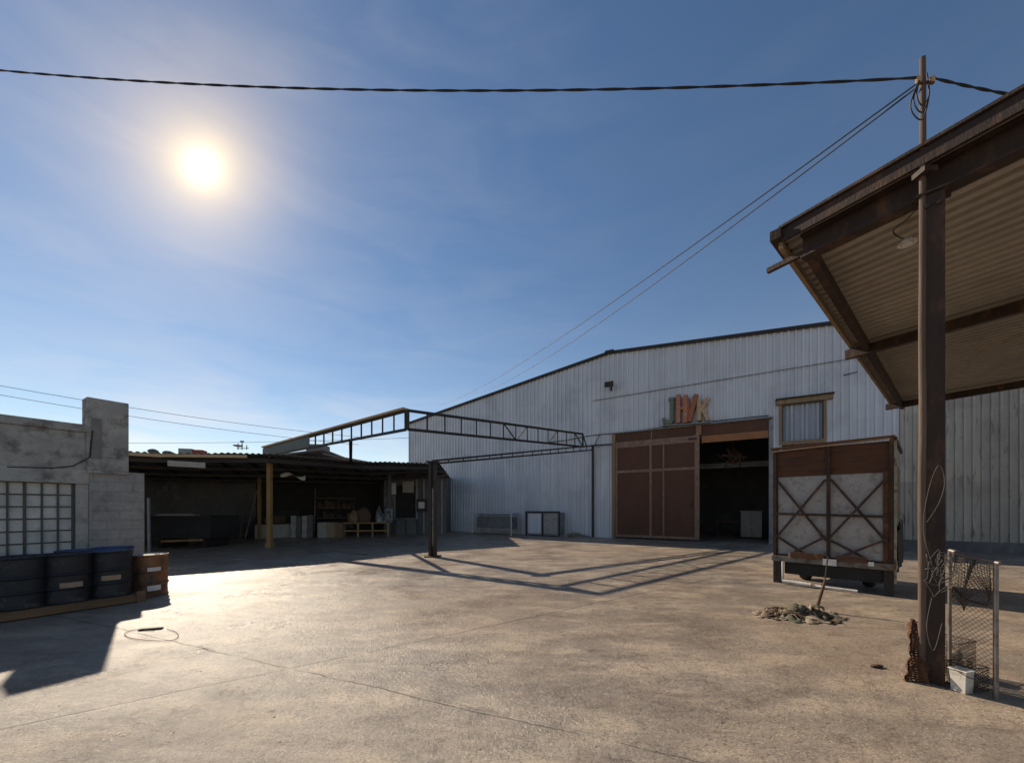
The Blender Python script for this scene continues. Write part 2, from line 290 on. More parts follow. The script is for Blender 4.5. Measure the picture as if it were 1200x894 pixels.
def ground_mat():
    m = bpy.data.materials.new('dusty yard concrete'); m.use_nodes = True; nt = m.node_tree; N = nt.nodes.new; L = nt.links.new
    b = nt.nodes['Principled BSDF']; b.inputs['Specular IOR Level'].default_value = .38
    tc = N('ShaderNodeTexCoord')
    def math_(op, a, bb=None, c=None):
        n = N('ShaderNodeMath'); n.operation = op
        for i, v in enumerate((a, bb, c)):
            if v is None: continue
            if isinstance(v, (int, float)): n.inputs[i].default_value = v
            else: L(v, n.inputs[i])
        return n.outputs[0]
    def nz(sc, st=(1,1,1), det=8, ro=.6, rot=0, off=0, dist=0):
        mp = N('ShaderNodeMapping'); mp.inputs['Scale'].default_value = st; mp.inputs['Rotation'].default_value = (0,0,rot); mp.inputs['Location'].default_value = (off, off*1.7, 0); L(tc.outputs['Object'], mp.inputs['Vector'])
        n = N('ShaderNodeTexNoise'); n.inputs['Scale'].default_value = sc; n.inputs['Detail'].default_value = det; n.inputs['Roughness'].default_value = ro; n.inputs['Distortion'].default_value = dist; L(mp.outputs[0], n.inputs['Vector']); return n.outputs['Fac']
    def ramp(f, a, bb, c=0., d=1.):
        r = N('ShaderNodeMapRange'); r.inputs['From Min'].default_value = a; r.inputs['From Max'].default_value = bb; r.inputs['To Min'].default_value = c; r.inputs['To Max'].default_value = d; L(f, r.inputs['Value']); return r.outputs[0]
    def mix(f, A, B, mode='MIX'):
        x = N('ShaderNodeMix'); x.data_type = 'RGBA'; x.blend_type = mode
        for s, v in (('Factor', f), ('A', A), ('B', B)):
            if isinstance(v, tuple): x.inputs[s].default_value = (*v, 1)
            elif isinstance(v, float): x.inputs[s].default_value = v
            else: L(v, x.inputs[s])
        return x.outputs['Result']
    col = mix(ramp(nz(.35, dist=.8), .35, .65), (.335,.272,.212), (.215,.178,.145))
    col = mix(ramp(nz(.24, det=6, off=71, dist=.6), .47, .62, 0, .75), col, (.145,.128,.112))
    col = mix(ramp(nz(1.1, (1,2.2,1), rot=.5, off=9), .46, .62, 0, .85), col, (.48,.38,.275))
    col = mix(ramp(nz(.55, (1,2.6,1), 9, .65, rot=-.2, off=3, dist=1.), .48, .64, 0, .7), col, (.135,.105,.08))
    col = mix(ramp(nz(2.6, (1,1.6,1), 10, .7, off=5, dist=.6), .53, .66, 0, .65), col, (.12,.09,.066))
    col = mix(ramp(nz(9, det=9, ro=.75, off=2), .52, .68, 0, .65), col, (.42,.34,.25))
    col = mix(ramp(nz(6.5, (1,1.5,1), 10, .78, off=15, dist=1.2), .53, .64, 0, .6), col, (.12,.092,.07))
    col = mix(ramp(nz(.13, det=3, off=40), .45, .6, 0, .4), col, (.33,.23,.145))
    col = mix(ramp(nz(19, (1,1.3,1), 10, .82, off=27, dist=1.5), .52, .60, 0, .75), col, (.085,.066,.052))
    col = mix(ramp(nz(24, (1.2,1,1), 10, .82, off=61, dist=1.5), .54, .62, 0, .65), col, (.58,.48,.37))
    col = mix(ramp(nz(1.0, (1,1,1), 4, .5, off=83), .70, .73, 0, .55), col, (.055,.045,.038))
    fin = ramp(nz(60, det=6, ro=.75), .3, .7, .6, 1.4); cc = N('ShaderNodeCombineColor'); [L(fin, cc.inputs[i]) for i in range(3)]
    col = mix(1.0, col, cc.outputs[0], 'MULTIPLY')
    sp = N('ShaderNodeSeparateXYZ'); L(tc.outputs['Object'], sp.inputs[0])
    wob = ramp(nz(.9, det=8, ro=.65, off=20), 0, 1, -.07, .07)
    def line(pa, pb, w, lo=-99, hi=99):
        a = Vector(pa).to_2d(); d = (Vector(pb).to_2d()-a).normalized(); n = Vector((-d.y, d.x))
        x = math_('ADD', math_('ADD', math_('MULTIPLY', sp.outputs['X'], n.x), math_('MULTIPLY', sp.outputs['Y'], n.y)), -n.dot(a))
        return ramp(math_('ABSOLUTE', math_('ADD', x, wob)), w*.3, w, 1., 0.)
    crack = None
    g = lambda x, y: gnd(x, y)
    for pa, pb, w in ((g(205,752), g(600,842), .015), (g(0,855), g(330,785), .018), (g(1000,660), g(330,662), .02)):
        l = line(pa, pb, w); crack = l if crack is None else math_('MAXIMUM', crack, l)
    brk = ramp(nz(1.7, off=31), .38, .5)
    vo = N('ShaderNodeTexVoronoi'); vo.feature = 'DISTANCE_TO_EDGE'; vo.inputs['Scale'].default_value = .42
    wv = N('ShaderNodeMix'); wv.data_type = 'VECTOR'; wv.inputs['Factor'].default_value = .12; L(tc.outputs['Object'], wv.inputs['A'])
    nn = N('ShaderNodeTexNoise'); nn.inputs['Scale'].default_value = 1.5; nn.inputs['Detail'].default_value = 6; L(tc.outputs['Object'], nn.inputs['Vector'])
    sc = N('ShaderNodeVectorMath'); sc.operation = 'SCALE'; sc.inputs['Scale'].default_value = 9; L(nn.outputs['Color'], sc.inputs[0]); L(sc.outputs[0], wv.inputs['B']); L(wv.outputs['Result'], vo.inputs['Vector'])
    hair = math_('MULTIPLY', ramp(vo.outputs['Distance'], .001, .006, 1., 0.), ramp(nz(.6, off=44), .54, .60, 0, .55))
    crack = math_('MAXIMUM', math_('MULTIPLY', crack, brk), hair)
    col = mix(math_('MULTIPLY', crack, .65), col, (.055,.045,.038))
    L(col, b.inputs['Base Color'])
    L(ramp(nz(.8, det=8, off=12), .38, .62, .26, .56), b.inputs['Roughness'])
    h = math_('ADD', math_('MULTIPLY', nz(30, det=8, ro=.75), .026), math_('MULTIPLY', nz(3.5, det=6, off=6), .035))
    h = math_('SUBTRACT', h, math_('MULTIPLY', crack, .012))
    bn = N('ShaderNodeBump'); bn.inputs['Strength'].default_value = .6; bn.inputs['Distance'].default_value = 1.0; L(h, bn.inputs['Height']); L(bn.outputs[0], b.inputs['Normal'])
    return m
M['ground'] = ground_mat()

def block_mat():
    m = mat('grey concrete blocks', (.36,.35,.335), (.27,.26,.25), 2.5, .92, bump=.35, bscale=30, patch=(.16,.155,.15), pscale=2.2, pthr=.62)
    nt = m.node_tree; N = nt.nodes.new; L = nt.links.new; b = nt.nodes['Principled BSDF']
    tc = N('ShaderNodeTexCoord'); sp = N('ShaderNodeSeparateXYZ'); L(tc.outputs['Object'], sp.inputs[0]); cv = N('ShaderNodeCombineXYZ'); L(sp.outputs['X'], cv.inputs[0]); L(sp.outputs['Z'], cv.inputs[1])
    br = N('ShaderNodeTexBrick'); br.inputs['Scale'].default_value = 1; br.inputs['Brick Width'].default_value = .40; br.inputs['Row Height'].default_value = .205; br.inputs['Mortar Size'].default_value = .012; br.inputs['Mortar Smooth'].default_value = .3
    br.inputs['Color1'].default_value = (1,1,1,1); br.inputs['Color2'].default_value = (.88,.88,.88,1); br.inputs['Mortar'].default_value = (.86,.85,.84,1); L(cv.outputs[0], br.inputs['Vector'])
    src = b.inputs['Base Color'].links[0].from_socket
    x = N('ShaderNodeMix'); x.data_type = 'RGBA'; x.blend_type = 'MULTIPLY'; x.inputs['Factor'].default_value = 1; L(src, x.inputs['A']); L(br.outputs['Color'], x.inputs['B']); L(x.outputs['Result'], b.inputs['Base Color'])
    bn0 = b.inputs['Normal'].links[0].from_node; bn = N('ShaderNodeBump'); bn.inputs['Strength'].default_value = .7; bn.inputs['Distance'].default_value = .015; bn.invert = True
    L(br.outputs['Fac'], bn.inputs['Height']); L(bn0.outputs[0], bn.inputs['Normal']); L(bn.outputs[0], b.inputs['Normal'])
    return m
M['block'] = block_mat()
# ------------------------------------------------------------------ ground
g = MB()
def gz(x, y): return 0.0
g.add([(-900,-60,0),(900,-60,0),(900,1800,0),(-900,1800,0)], [(0,1,2,3)])
tag(g.build('ground', M['ground']), kind='structure')
# ------------------------------------------------------------------ warehouse
P0 = gnd(720, 630); FD = Vector((.8538, -.5206, 0)); BD = Vector((.5206, .8538, 0))
def fs(px):
    r = (px-CXP)/FPX; return (r*P0.y-P0.x)/(FD.x-r*FD.y)
def fz(px, py): return CAMH+(HY-py)/FPX*(P0.y+FD.y*fs(px))
frz = math.atan2(FD.y, FD.x)
hall = thing('warehouse', 'long pale blue grey corrugated metal warehouse with brown sliding door', 'warehouse', (P0.x, P0.y, 0), frz)
sL, sRg, sR = fs(480), fs(715), 21.0
zRg = fz(715, 415); zL = fz(480, 497)
slR = (fz(975, 381)-zRg)/(fs(975)-sRg)
def ztop(s): return zRg+(s-sRg)*slR if s > sRg else zL+(s-sL)*(zRg-zL)/(sRg-sL)
def corr(mb, s0, s1, zb, zt, y0=0., pitch=.27, dep=.06):
    prof = ((0, 0), (.58, 0), (.63, 1), (.93, 1), (1.0, 0))
    pts = []
    k = math.floor(s0/pitch)-1
    raw = []
    while k*pitch < s1+pitch:
        for a, bb in prof[:-1]: raw.append(((k+a)*pitch, bb))
        k += 1
    def ev(s):
        for (a, p), (c, q) in zip(raw, raw[1:]):
            if a <= s <= c: return p+(q-p)*((s-a)/(c-a) if c > a else 0)
        return 0
    ss = [s0]+[a for a, _ in raw if s0+1e-4 < a < s1-1e-4]+[s1]
    if zt(s0) is not None and s0 < sRg < s1: ss = sorted(ss+[sRg])
    vs = []
    for s in ss:
        y = y0-dep*ev(s); vs += [(s, y, zb(s)), (s, y, zt(s))]
    mb.add(vs, [(2*i, 2*i+2, 2*i+3, 2*i+1) for i in range(len(ss)-1)])
K = lambda c: (lambda s: c)
dL, dM, dR = fs(722), fs(820), fs(901); dTop = (fz(722,510)+fz(900,492))/2
wL, wR = fs(916), fs(965); wB, wT = fz(940,519), fz(940,472)
zSeam = 8.05
sDirty = fs(1054)
zLow = 5.2
sPost = fs(696)
up = MB(); corr(up, sL, sR, K(zSeam-.06), ztop, -.012)
mid = up
corr(up, sL, sPost, K(zLow-.08), K(zSeam), 0)
corr(up, sPost, dL-.12, K(0), K(zSeam), 0)
corr(up, dL-.12, dR+.1, K(dTop+.06), K(zSeam), 0)
corr(up, dR+.1, wL, K(0), K(zSeam), 0)
corr(up, wL, wR, K(0), K(wB), 0); corr(up, wL, wR, K(wT), K(zSeam), 0)
corr(up, wR, sDirty, K(0), K(zSeam), 0)
up.build('wall_cladding', M['clad'], hall)
lowc = MB(); corr(lowc, sL, sPost, K(0), K(zLow), -.014, .25, .05); lowc.build('wall_cladding', M['clad_low'], hall)['label'] = 'whiter lower cladding under the steel frame'
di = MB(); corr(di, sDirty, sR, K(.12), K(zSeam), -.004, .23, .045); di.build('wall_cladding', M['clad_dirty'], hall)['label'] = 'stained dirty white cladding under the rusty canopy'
pl = MB(); pl.bx(sDirty, sR, -.10, .05, 0, .42); pl.build('plinth', M['concrete_dark'], hall)
DEP = 26
sw = MB()
sw.bx(sL-.02, sL+.05, .05, DEP, 0, zL-.1); sw.bx(sR-.05, sR+.02, .05, DEP, 0, ztop(sR)-.1); sw.bx(sL, sR, DEP, DEP+.1, 0, zL-.1)
sw.build('side_wall', M['clad'], hall)
rf = MB(); rf.plate([(sL-.15, -.12, zL+.02), (sRg, -.12, zRg+.04), (sRg, DEP, zRg+.04), (sL-.15, DEP, zL+.02)], (0,0,.07))
rf.plate([(sRg, -.12, zRg+.04), (sR+.1, -.12, ztop(sR)+.02), (sR+.1, DEP, ztop(sR)+.02), (sRg, DEP, zRg+.04)], (0,0,.07))
rf.build('roof', M['roof_tin'], hall)
tr = MB(); tr.bar((sL-.15, -.15, zL+.03), (sRg, -.15, zRg+.05), .05, .16); tr.bar((sRg, -.15, zRg+.05), (sR, -.15, ztop(sR)+.03), .05, .16); tr.box((sRg, -.17, zRg+.10), (.5,.08,.14))
tr.build('verge_trim', M['steel_dark'], hall)
ct = MB(); ct.bx(sL-.04, sL+.06, -.07, .02, 0, zL-.02); ct.build('corner_trim', M['grey_sheet'], hall)
# door head, jambs and opening
hd = MB(); hd.bx(dL, dR, -.02, .06, dTop-.62, dTop+.07); hd.build('door_header', M['maroon'], hall)
dp = MB(); dp.bx(dL-.2, dR+.15, -.16, -.02, dTop+.07, dTop+.13); dp.build('drip_flashing', M['grey_sheet'], hall)
lb = MB(); lb.bx(dM+.1, dR-.02, -.10, -.022, dTop-.84, dTop-.5); lb.build('lintel', M['orange_beam'], hall)
jb = MB(); jb.bx(dL-.22, dL-.02, -.10, .08, 0, dTop+.05); jb.build('door_jamb', M['tan_post'], hall)
jb = MB(); jb.bx(dR, dR+.16, -.08, .1, 0, dTop-.0); jb.build('door_jamb', M['grey_sheet'], hall)
door = MB(); door.bx(dL+.02, dM, -.14, -.08, .08, dTop-.42); door = door.build('sliding_door', M['maroon'], hall)
rl = MB()
s1, s2 = fs(763), fs(778)
for a, b_, c, d in ((dL+.02, dL+.12, .08, dTop-.42), (s1-.05, s1+.07, .08, dTop-.42), (s2-.03, s2+.05, .08, dTop-.75), (dM-.22, dM, .08, dTop-.42)):
    rl.bx(a, b_, -.185, -.14, c, d)
zr = fz(770, 551)
for a, b_ in ((dL+.12, s1-.05), (s1+.07, s2-.03), (s2+.05, dM-.22)): rl.bx(a, b_, -.178, -.14, zr-.07, zr+.07)
for a, b_ in ((dL+.12, s1-.05), (s1+.07, dM-.22)): rl.bx(a, b_, -.176, -.14, dTop-.78, dTop-.45)
for a, b_ in ((dL+.12, s1-.05), (s1+.07, s2-.03), (s2+.05, dM-.22)): rl.bx(a, b_, -.174, -.14, .08, .22)
rl.build('door_rail', M['maroon_rail'], door)
hn = MB(); hn.bx(dM-.40, dM-.30, -.20, -.14, 1.75, 1.95); hn.build('door_handle', M['steel_dark'], door); hn = MB(); hn.bx(s2+1.2, s2+1.6, -.20, -.176, dTop-.66, dTop-.56); hn.build('latch_plate', M['steel_dark'], door)
ds = MB(); ds.bx(s1+.0, s1+.06, -.06, -.022, dTop-.42, dTop+.06); ds.build('header_post', M['maroon_rail'], hall); ds = MB(); ds.bx(dM-.16, dM+.08, -.16, -.022, dTop-.42, dTop+.06); ds.build('header_post', M['maroon_rail'], hall)
# window
wd = MB(); z0, z1 = wB, wT
for a, b_, c, d in ((wL-.1, wL, wB-.05, wT), (wR, wR+.1, wB-.05, wT)): wd.bx(a, b_, -.10, .05, c, d)
wd.bx(wL, wR, -.09, .05, wB-.05, wB+.12)
win = wd.build('window', M['tan_post'], hall)
li = MB(); li.bx(wL-.2, wR+.3, -.20, .03, wT, wT+.2); li.build('window_lintel', M['tan_post'], win)
li = MB(); li.bx(wL-.24, wR+.34, -.30, .03, wT+.2, wT+.26); li.build('lintel_flashing', M['steel_dark'], win)
pn = MB()
def cur(u, v): return Vector((wL+.05+(wR-wL-.1)*u, .04+.05*math.sin(u*47)+.02*math.sin(u*113), wB+.12+(wT-wB-.12)*v))
pn.grid(cur, 90, 1); pn.build('curtain', M['curtain'], win)
fr = MB(); sm = (wL+wR)/2
for a in (wL, wR-.06): fr.bx(a, a+.06, -.05, -.0, wB+.12, wT)
fr.bx(wL+.06, wR-.06, -.05, 0, wT-.06, wT); fr.build('window_frame', M['bar_dark'], win)
dk = MB(); dk.bx(wL, wR, -.07, -.04, wB-.6, wB-.06); dk.build('apron_panel', M['steel_dark'], win)
# interior behind the open door
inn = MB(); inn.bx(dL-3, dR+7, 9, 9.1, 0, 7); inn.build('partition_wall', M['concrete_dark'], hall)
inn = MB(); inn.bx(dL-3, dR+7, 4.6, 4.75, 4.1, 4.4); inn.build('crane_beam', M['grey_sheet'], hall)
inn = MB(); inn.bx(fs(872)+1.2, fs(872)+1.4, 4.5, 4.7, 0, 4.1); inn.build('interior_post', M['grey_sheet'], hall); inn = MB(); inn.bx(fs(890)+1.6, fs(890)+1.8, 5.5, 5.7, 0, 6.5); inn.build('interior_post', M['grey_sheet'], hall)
inn = MB(); inn.bx(fs(868)+2.0, fs(868)+3.6, 8.7, 8.98, 0, 2.9); inn.build('interior_door', M['near_black'], hall)
# service conduit on the facade
co = MB(); zc = fz(700, 516)
co.tube([(fs(640), -.09, fz(640,519)), (fs(665), -.10, fz(665,516)), (fs(690), -.10, fz(690,511)), (fs(703), -.10, fz(703,509.5)), (dL-.1, -.10, fz(722,508)), (dM, -.18, dTop+.18), (dR, -.18, dTop+.18)], .022, 6)
co.tube([(fs(703), -.10, fz(703,510)), (fs(697), -.12, fz(697,523))], .018, 6)
co.build('conduit', M['cable'], hall)
co = MB(); co.tube([(sRg-1, -.085, zSeam-.10), (sRg+6, -.085, zSeam-.02), (sDirty, -.085, zSeam+.03)], .016, 6); co.build('conduit', M['grey_rail'], hall)
af = MB(); sa = fs(960); za = ztop(sa)
af.tube([(sa, .3, za+.1), (sa, .3, za+.28)], .02, 6); af.tube([(sa-.1, .3, za+.26), (sa+1.2, .3, za+.22)], .018, 6); af.build('roof_rail', M['cable'], hall)
tp = MB(); tp.tube([(fs(988), -.05, fz(988,440)), (fs(1003), -.25, fz(1003,438))], .02, 6); tp.build('wall_bracket', M['cable'], hall)

# items inside the hall
def fp(px, py, y): return Vector((P0.x, P0.y, 0))+FD*0
def fw(s, y, z): return XF[hall.as_pointer()] @ Vector((s, y, z))
p = fw(fs(866)+.55, 3.6, 0)
cab = thing('cabinet', 'pale grey cabinet standing in the dark warehouse doorway', 'cabinet', p, frz)
b = MB(); b.bx(-.5, .5, -.35, .35, .08, 1.5); b.build('body', M['grey_sheet'], cab, bevel=.01)
b = MB(); b.bx(-.49, -.01, -.385, -.352, .1, 1.48); b.bx(.01, .49, -.385, -.352, .1, 1.48); b.build('door', M['box_white'], cab, bevel=.008)
b = MB(); b.bx(-.55, .55, -.4, .38, 1.5, 1.54); b.build('top', M['grey_sheet'], cab)
p = fw(fs(840)+.9, 4.9, 0)
wb = thing('workbench', 'dark workbench deep inside the open warehouse door', 'bench', p, frz)
b = MB(); b.bx(-1.2, 1.2, -.4, .4, .85, .92); b.build('top', M['wood'], wb)
for x in (-1.1, 1.1):
    for y in (-.35, .35):
        b = MB(); b.bx(x-.04, x+.04, y-.04, y+.04, 0, .85); b.build('leg', M['steel_dark'], wb)
p = fw(fs(858), 1.6, 4.0)
hg = MB()
for k in range(34):
    a = Vector((rnd.gauss(0,.26), rnd.gauss(0,.22), rnd.gauss(.35,.20))); d = Vector((rnd.uniform(-1,1), rnd.uniform(-1,1), rnd.uniform(-1,1))).normalized()*rnd.uniform(.12,.32)
    hg.bar(a-d, a+d, rnd.uniform(.03,.09), .02, (rnd.random(), rnd.random(), .3))
hg.tube([(0,0,.4),(0,0,1.8)], .02, 6)
hg = hg.build('hanging_scrap', M['rag_brown'], None); hg.location = p; tag(hg, 'tangled reddish scrap hanging inside the open warehouse doorway', 'scrap')

# sign letters over the door
sg = thing('wall_sign', 'rusty standing letters JHVK mounted above the sliding door', 'sign', fw(fs(806), -.03, fz(806, 498)), frz)
def ls(px, py): return Vector((fs(px)-fs(806), 0, fz(px, py)-fz(806, 498)))
def stroke(mb, a, b_, w, y0=-.03, y1=-.34):
    a = ls(*a); b_ = ls(*b_); d = (b_-a).normalized(); n = Vector((-d.z, 0, d.x))*w/2
    mb.plate([Vector((q.x, y0, q.z)) for q in (a-n, b_-n, b_+n, a+n)], (0, y1-y0, 0))
j = MB(); stroke(j, (788.6,468.5), (788.6,495), .17); stroke(j, (784.8,469.6), (791.6,468.6), .14, -.035, -.335); j.build('letter', M['letter_green'], sg)['label'] = 'green letter J'
j = MB(); stroke(j, (789.5,496), (780.5,497.5), .17, -.03, -.36); stroke(j, (780.3,497.5), (778.3,491.5), .16, -.035, -.355); j.build('letter_hook', M['letter_green'], sg)
h = MB(); stroke(h, (796.0,464), (796.0,497), .19); stroke(h, (804.0,464.5), (804.0,496.5), .19, -.03, -.33); stroke(h, (797,480), (803.5,479.4), .15, -.04, -.30); h.build('letter', M['letter_pink'], sg)['label'] = 'faded pink letter H'
v = MB(); stroke(v, (816.6,464), (808.6,495.5), .20, -.036, -.36); stroke(v, (806.4,468), (808.8,495), .14, -.04, -.32); v.build('letter', M['letter_red'], sg)['label'] = 'rust red letter V'
k = MB(); stroke(k, (820.0,470), (820.0,494), .20, -.03, -.30); stroke(k, (821,483), (831,467.5), .17, -.036, -.31); stroke(k, (823.5,480), (830.5,493.5), .17, -.042, -.295); k.build('letter', M['letter_tan'], sg)['label'] = 'tan letter K'
b = MB(); a0, a1 = ls(777, 499.2), ls(833, 495); b.bar((a0.x, -.2, a0.z-.05), (a1.x, -.2, a1.z-.05), .30, .05); b.build('base_rail', M['grey_sheet'], sg)
# wall lamp
lp = thing('wall_lamp', 'small dark floodlight high on the corrugated facade near the ridge', 'lamp', fw(fs(717), -.04, fz(717,453)), frz)
b = MB(); b.bx(-.06, .06, -.03, 0, -.25, .12); b.tube([(0,-.02,.05),(0,-.3,.08)], .03, 8); b.build('bracket', M['steel_dark'], lp)
b = MB(); b.add([(-.16,-.3,-.08),(.16,-.3,-.08),(.16,-.3,.14),(-.16,-.3,.14),(-.26,-.52,-.18),(.26,-.52,-.18),(.26,-.52,.14),(-.26,-.52,.14)], [(0,1,2,3),(4,7,6,5),(0,4,5,1),(1,5,6,2),(2,6,7,3),(3,7,4,0)]); b.build('lamp_head', M['steel_dark'], lp)
# things along the facade
tb = thing('metal_table', 'white pipe frame table against the corrugated wall', 'table', fw((fs(564)+fs(612))/2, -.75, 0), frz)
hw = (fs(612)-fs(564))/2*.93; hz = 1.35
b = MB()
for x in (-hw, hw):
    for y in (-.45, .45): b.tube([(x,y,0),(x,y,hz)], .045, 8)
    b.tube([(x,-.45,hz),(x,.45,hz)], .045, 8)
for y in (-.45, .45): b.tube([(-hw,y,hz),(hw,y,hz)], .045, 8); b.tube([(-hw,y,.35),(hw,y,.35)], .03, 8)
b.build('frame', M['white_metal'], tb)
b = MB(); b.bx(-hw+.05, hw-.05, -.38, .4, hz-.03, hz+.03); b.build('tabletop', M['grey_sheet'], tb)
b = MB(); b.bx(-hw+.3, hw-.1, -.32, .35, .4, 1.1); b.build('shelf_box', M['grey_sheet'], tb)
cb = thing('metal_cabinet', 'grey sheet metal cabinet with dark frame leaning on the facade', 'cabinet', fw((fs(624)+fs(664))/2, -.55, 0), frz)
cw = (fs(664)-fs(624))/2*.95
b = MB(); b.bx(-cw, cw, -.35, .4, .05, 1.42); b.build('body', M['grey_sheet'], cb)
b = MB(); b.bx(-cw-.04, -cw+.04, -.42, -.352, 0, 1.5); b.bx(cw-.05, cw+.03, -.42, -.352, 0, 1.5); b.bx(-cw+.04, cw-.05, -.42, -.352, 1.42, 1.5); b.bx(-.04, .04, -.39, -.352, .05, 1.42); b.build('frame', M['steel_dark'], cb)
b = MB(); b.bx(-cw+.12, -.1, -.37, -.352, .15, 1.35); b.build('panel', M['clad_low'], cb); b = MB(); b.bx(.1, cw-.12, -.368, -.352, .15, 1.35); b.build('panel', M['tarp'], cb)
def scrap(name, label, cat, c, sx, sy, n, mats, ms=.35, h=.18, seed=1):
    r = random.Random(seed); root = thing(name, label, cat, c)
    for mi, mname in enumerate(mats):
        b = MB()
        for k in range(n):
            a = r.uniform(0, 6.28); q = math.sqrt(r.random()); x, y = sx*q*math.cos(a), sy*q*math.sin(a); z = max(.02, h*(1-q)*r.uniform(.3, 1.2))
            L_ = r.uniform(.08, .30)*ms/.35; yaw = r.uniform(0, 6.28); w = r.uniform(.02, .06); ph = r.uniform(0, 6); am = r.uniform(.015, .05)
            def fn(u, v, x=x, y=y, z=z, L_=L_, yaw=yaw, w=w, ph=ph, am=am):
                lx = (u-.5)*2*L_; ly = (v-.5)*2*w; zz = max(.008, z+am*math.sin(u*9+ph)+.03*math.sin(v*5+ph*2)-abs(u-.5)*.16)
                return Vector((x+lx*math.cos(yaw)-ly*math.sin(yaw), y+lx*math.sin(yaw)+ly*math.cos(yaw), zz))
            b.grid(fn, 10, 3)
        b.build('scrap_piece', M[mname], root, solid=.008)
    return root
c = fw(fs(676), -.5, 0); scrap('rubble_heap', 'low heap of pale rubble at the foot of the facade', 'rubble', (c.x, c.y, 0), 1.0, .35, 40, ['concrete', 'rag_beige'], .3, .3, 3)

# ------------------------------------------------------------------ open steel frame
CX = at(478, 481, 13.17); CB = at(478, 503, 13.17)
Fw = fw(sPost, -.35, 0)
def proj_h(p, py): return CAMH+(HY-py)/FPX*p.y
frame = thing('steel_frame', 'open black steel truss frame over the yard without roof sheets', 'steel frame', (CX.x, CX.y, 0))
F_t = Vector((Fw.x, Fw.y, proj_h(Fw, 510))); F_b = Vector((Fw.x, Fw.y, proj_h(Fw, 524.5)))
# where the truss ends in the picture, just short of the facade
Re = .92
F_t = CX.lerp(F_t, Re); F_b = CB.lerp(F_b, Re)
def truss(t0, t1, b0, b1, n, w, name, mt, diag=()):
    b = MB(); b.bar(t0, t1, w, w); b.bar(b0, b1, w, w)
    for i in range(n+1):
        u = i/n; ww = w*.55 if 0 < i < n else w
        p, q = t0.lerp(t1, u), b0.lerp(b1, u); b.bar(q, p, ww, ww)
    for i, dr in diag:
        p, q = t0.lerp(t1, i/n), b0.lerp(b1, (i+1)/n)
        if dr < 0: p, q = t0.lerp(t1, (i+1)/n), b0.lerp(b1, i/n)
        b.bar(q, p, w*.55, w*.4)
    return b.build(name, M[mt], frame, world=True)
truss(CX, F_t, CB, F_b, 14, .09, 'truss', 'steel_dark', ((6,1),(7,-1),(10,-1),(13,1)))
LE = Vector((-11.87, 18.2, 0)); tdir = Vector((-.854, .52, 0))
Lt = Vector((LE.x, LE.y, proj_h(LE, 526))); Lb = Vector((LE.x, LE.y, proj_h(LE, 534.5)))
truss(CX+tdir*.1, Lt, CB+tdir*.1, Lb, 16, .085, 'truss', 'steel_dark')
b = MB(); nrm = Vector((-.52, -.854, 0))
m0, m1 = CX.lerp(Lt, .60), CB.lerp(Lb, .60)
b.plate([m0+nrm*.06, Lt+nrm*.06, Lb+nrm*.06, m1+nrm*.06], nrm*.02); b.build('fascia_sheet', M['fascia_green'], frame, world=True)
b = MB(); b.bar(CX+Vector((0,0,.07))+tdir*.1, Lt+Vector((0,0,.07)), .26, .07); b.build('top_batten', M['fascia_tan'], frame, world=True)
# brace to the shed roof
b = MB(); b.bar(at(411,516,14.8), at(411,542,18.3), .13, .13); b.build('brace', M['rust_brown'], frame, world=True)
# yard post and the light truss from its top to the wall post
pb = gnd(507, 652); ph = proj_h(pb, 542)
b = MB(); b.box((pb.x-.075, pb.y, ph/2), (.10,.22,ph)); b.box((pb.x+.095, pb.y, ph/2), (.09,.22,ph)); b.box((pb.x+.01, pb.y+.03, ph/2), (.10,.08,ph-.02)); b.box((pb.x, pb.y, ph+.02), (.42,.36,.04))
b.build('post', M['steel_dark'], frame, world=True)
b = MB(); b.box((pb.x+.02, pb.y-.02, ph*.42), (.07,.05,ph*.62)); b.box((pb.x+.04, pb.y-.03, ph*.40), (.12,.07,.07)); b.build('downpipe', M['galv'], frame, world=True)
b = MB(); b.box((pb.x, pb.y, .02), (.5,.5,.04)); b.build('base_plate', M['rust'], frame, world=True)
w1 = fw(sPost, -.2, 0); w1h = proj_h(w1, 522)
a0 = Vector((pb.x, pb.y, ph)); a1 = Vector((w1.x, w1.y, w1h))
truss(a0+Vector((0,0,.06)), a1, a0+Vector((0,0,-.04)), a1-Vector((0,0,.26)), 16, .07, 'truss', 'steel_dark')['label'] = 'shallow truss from the yard post to the wall post'
b = MB(); b.bar((w1.x, w1.y, 0), (w1.x, w1.y, w1h), .12, .12); b.build('post', M['steel_dark'], frame, world=True)['label'] = 'thin post against the facade'
b = MB(); q = at(720, 523, w1.y-1.2); b.bar(F_b, a1, .08, .08); b.bar(a1, fw(sPost+1.1, -.2, w1h-.02), .09, .07); b.bar(F_t, F_b.lerp(a1, .35), .05, .05); b.build('tie_bar', M['steel_dark'], frame, world=True)

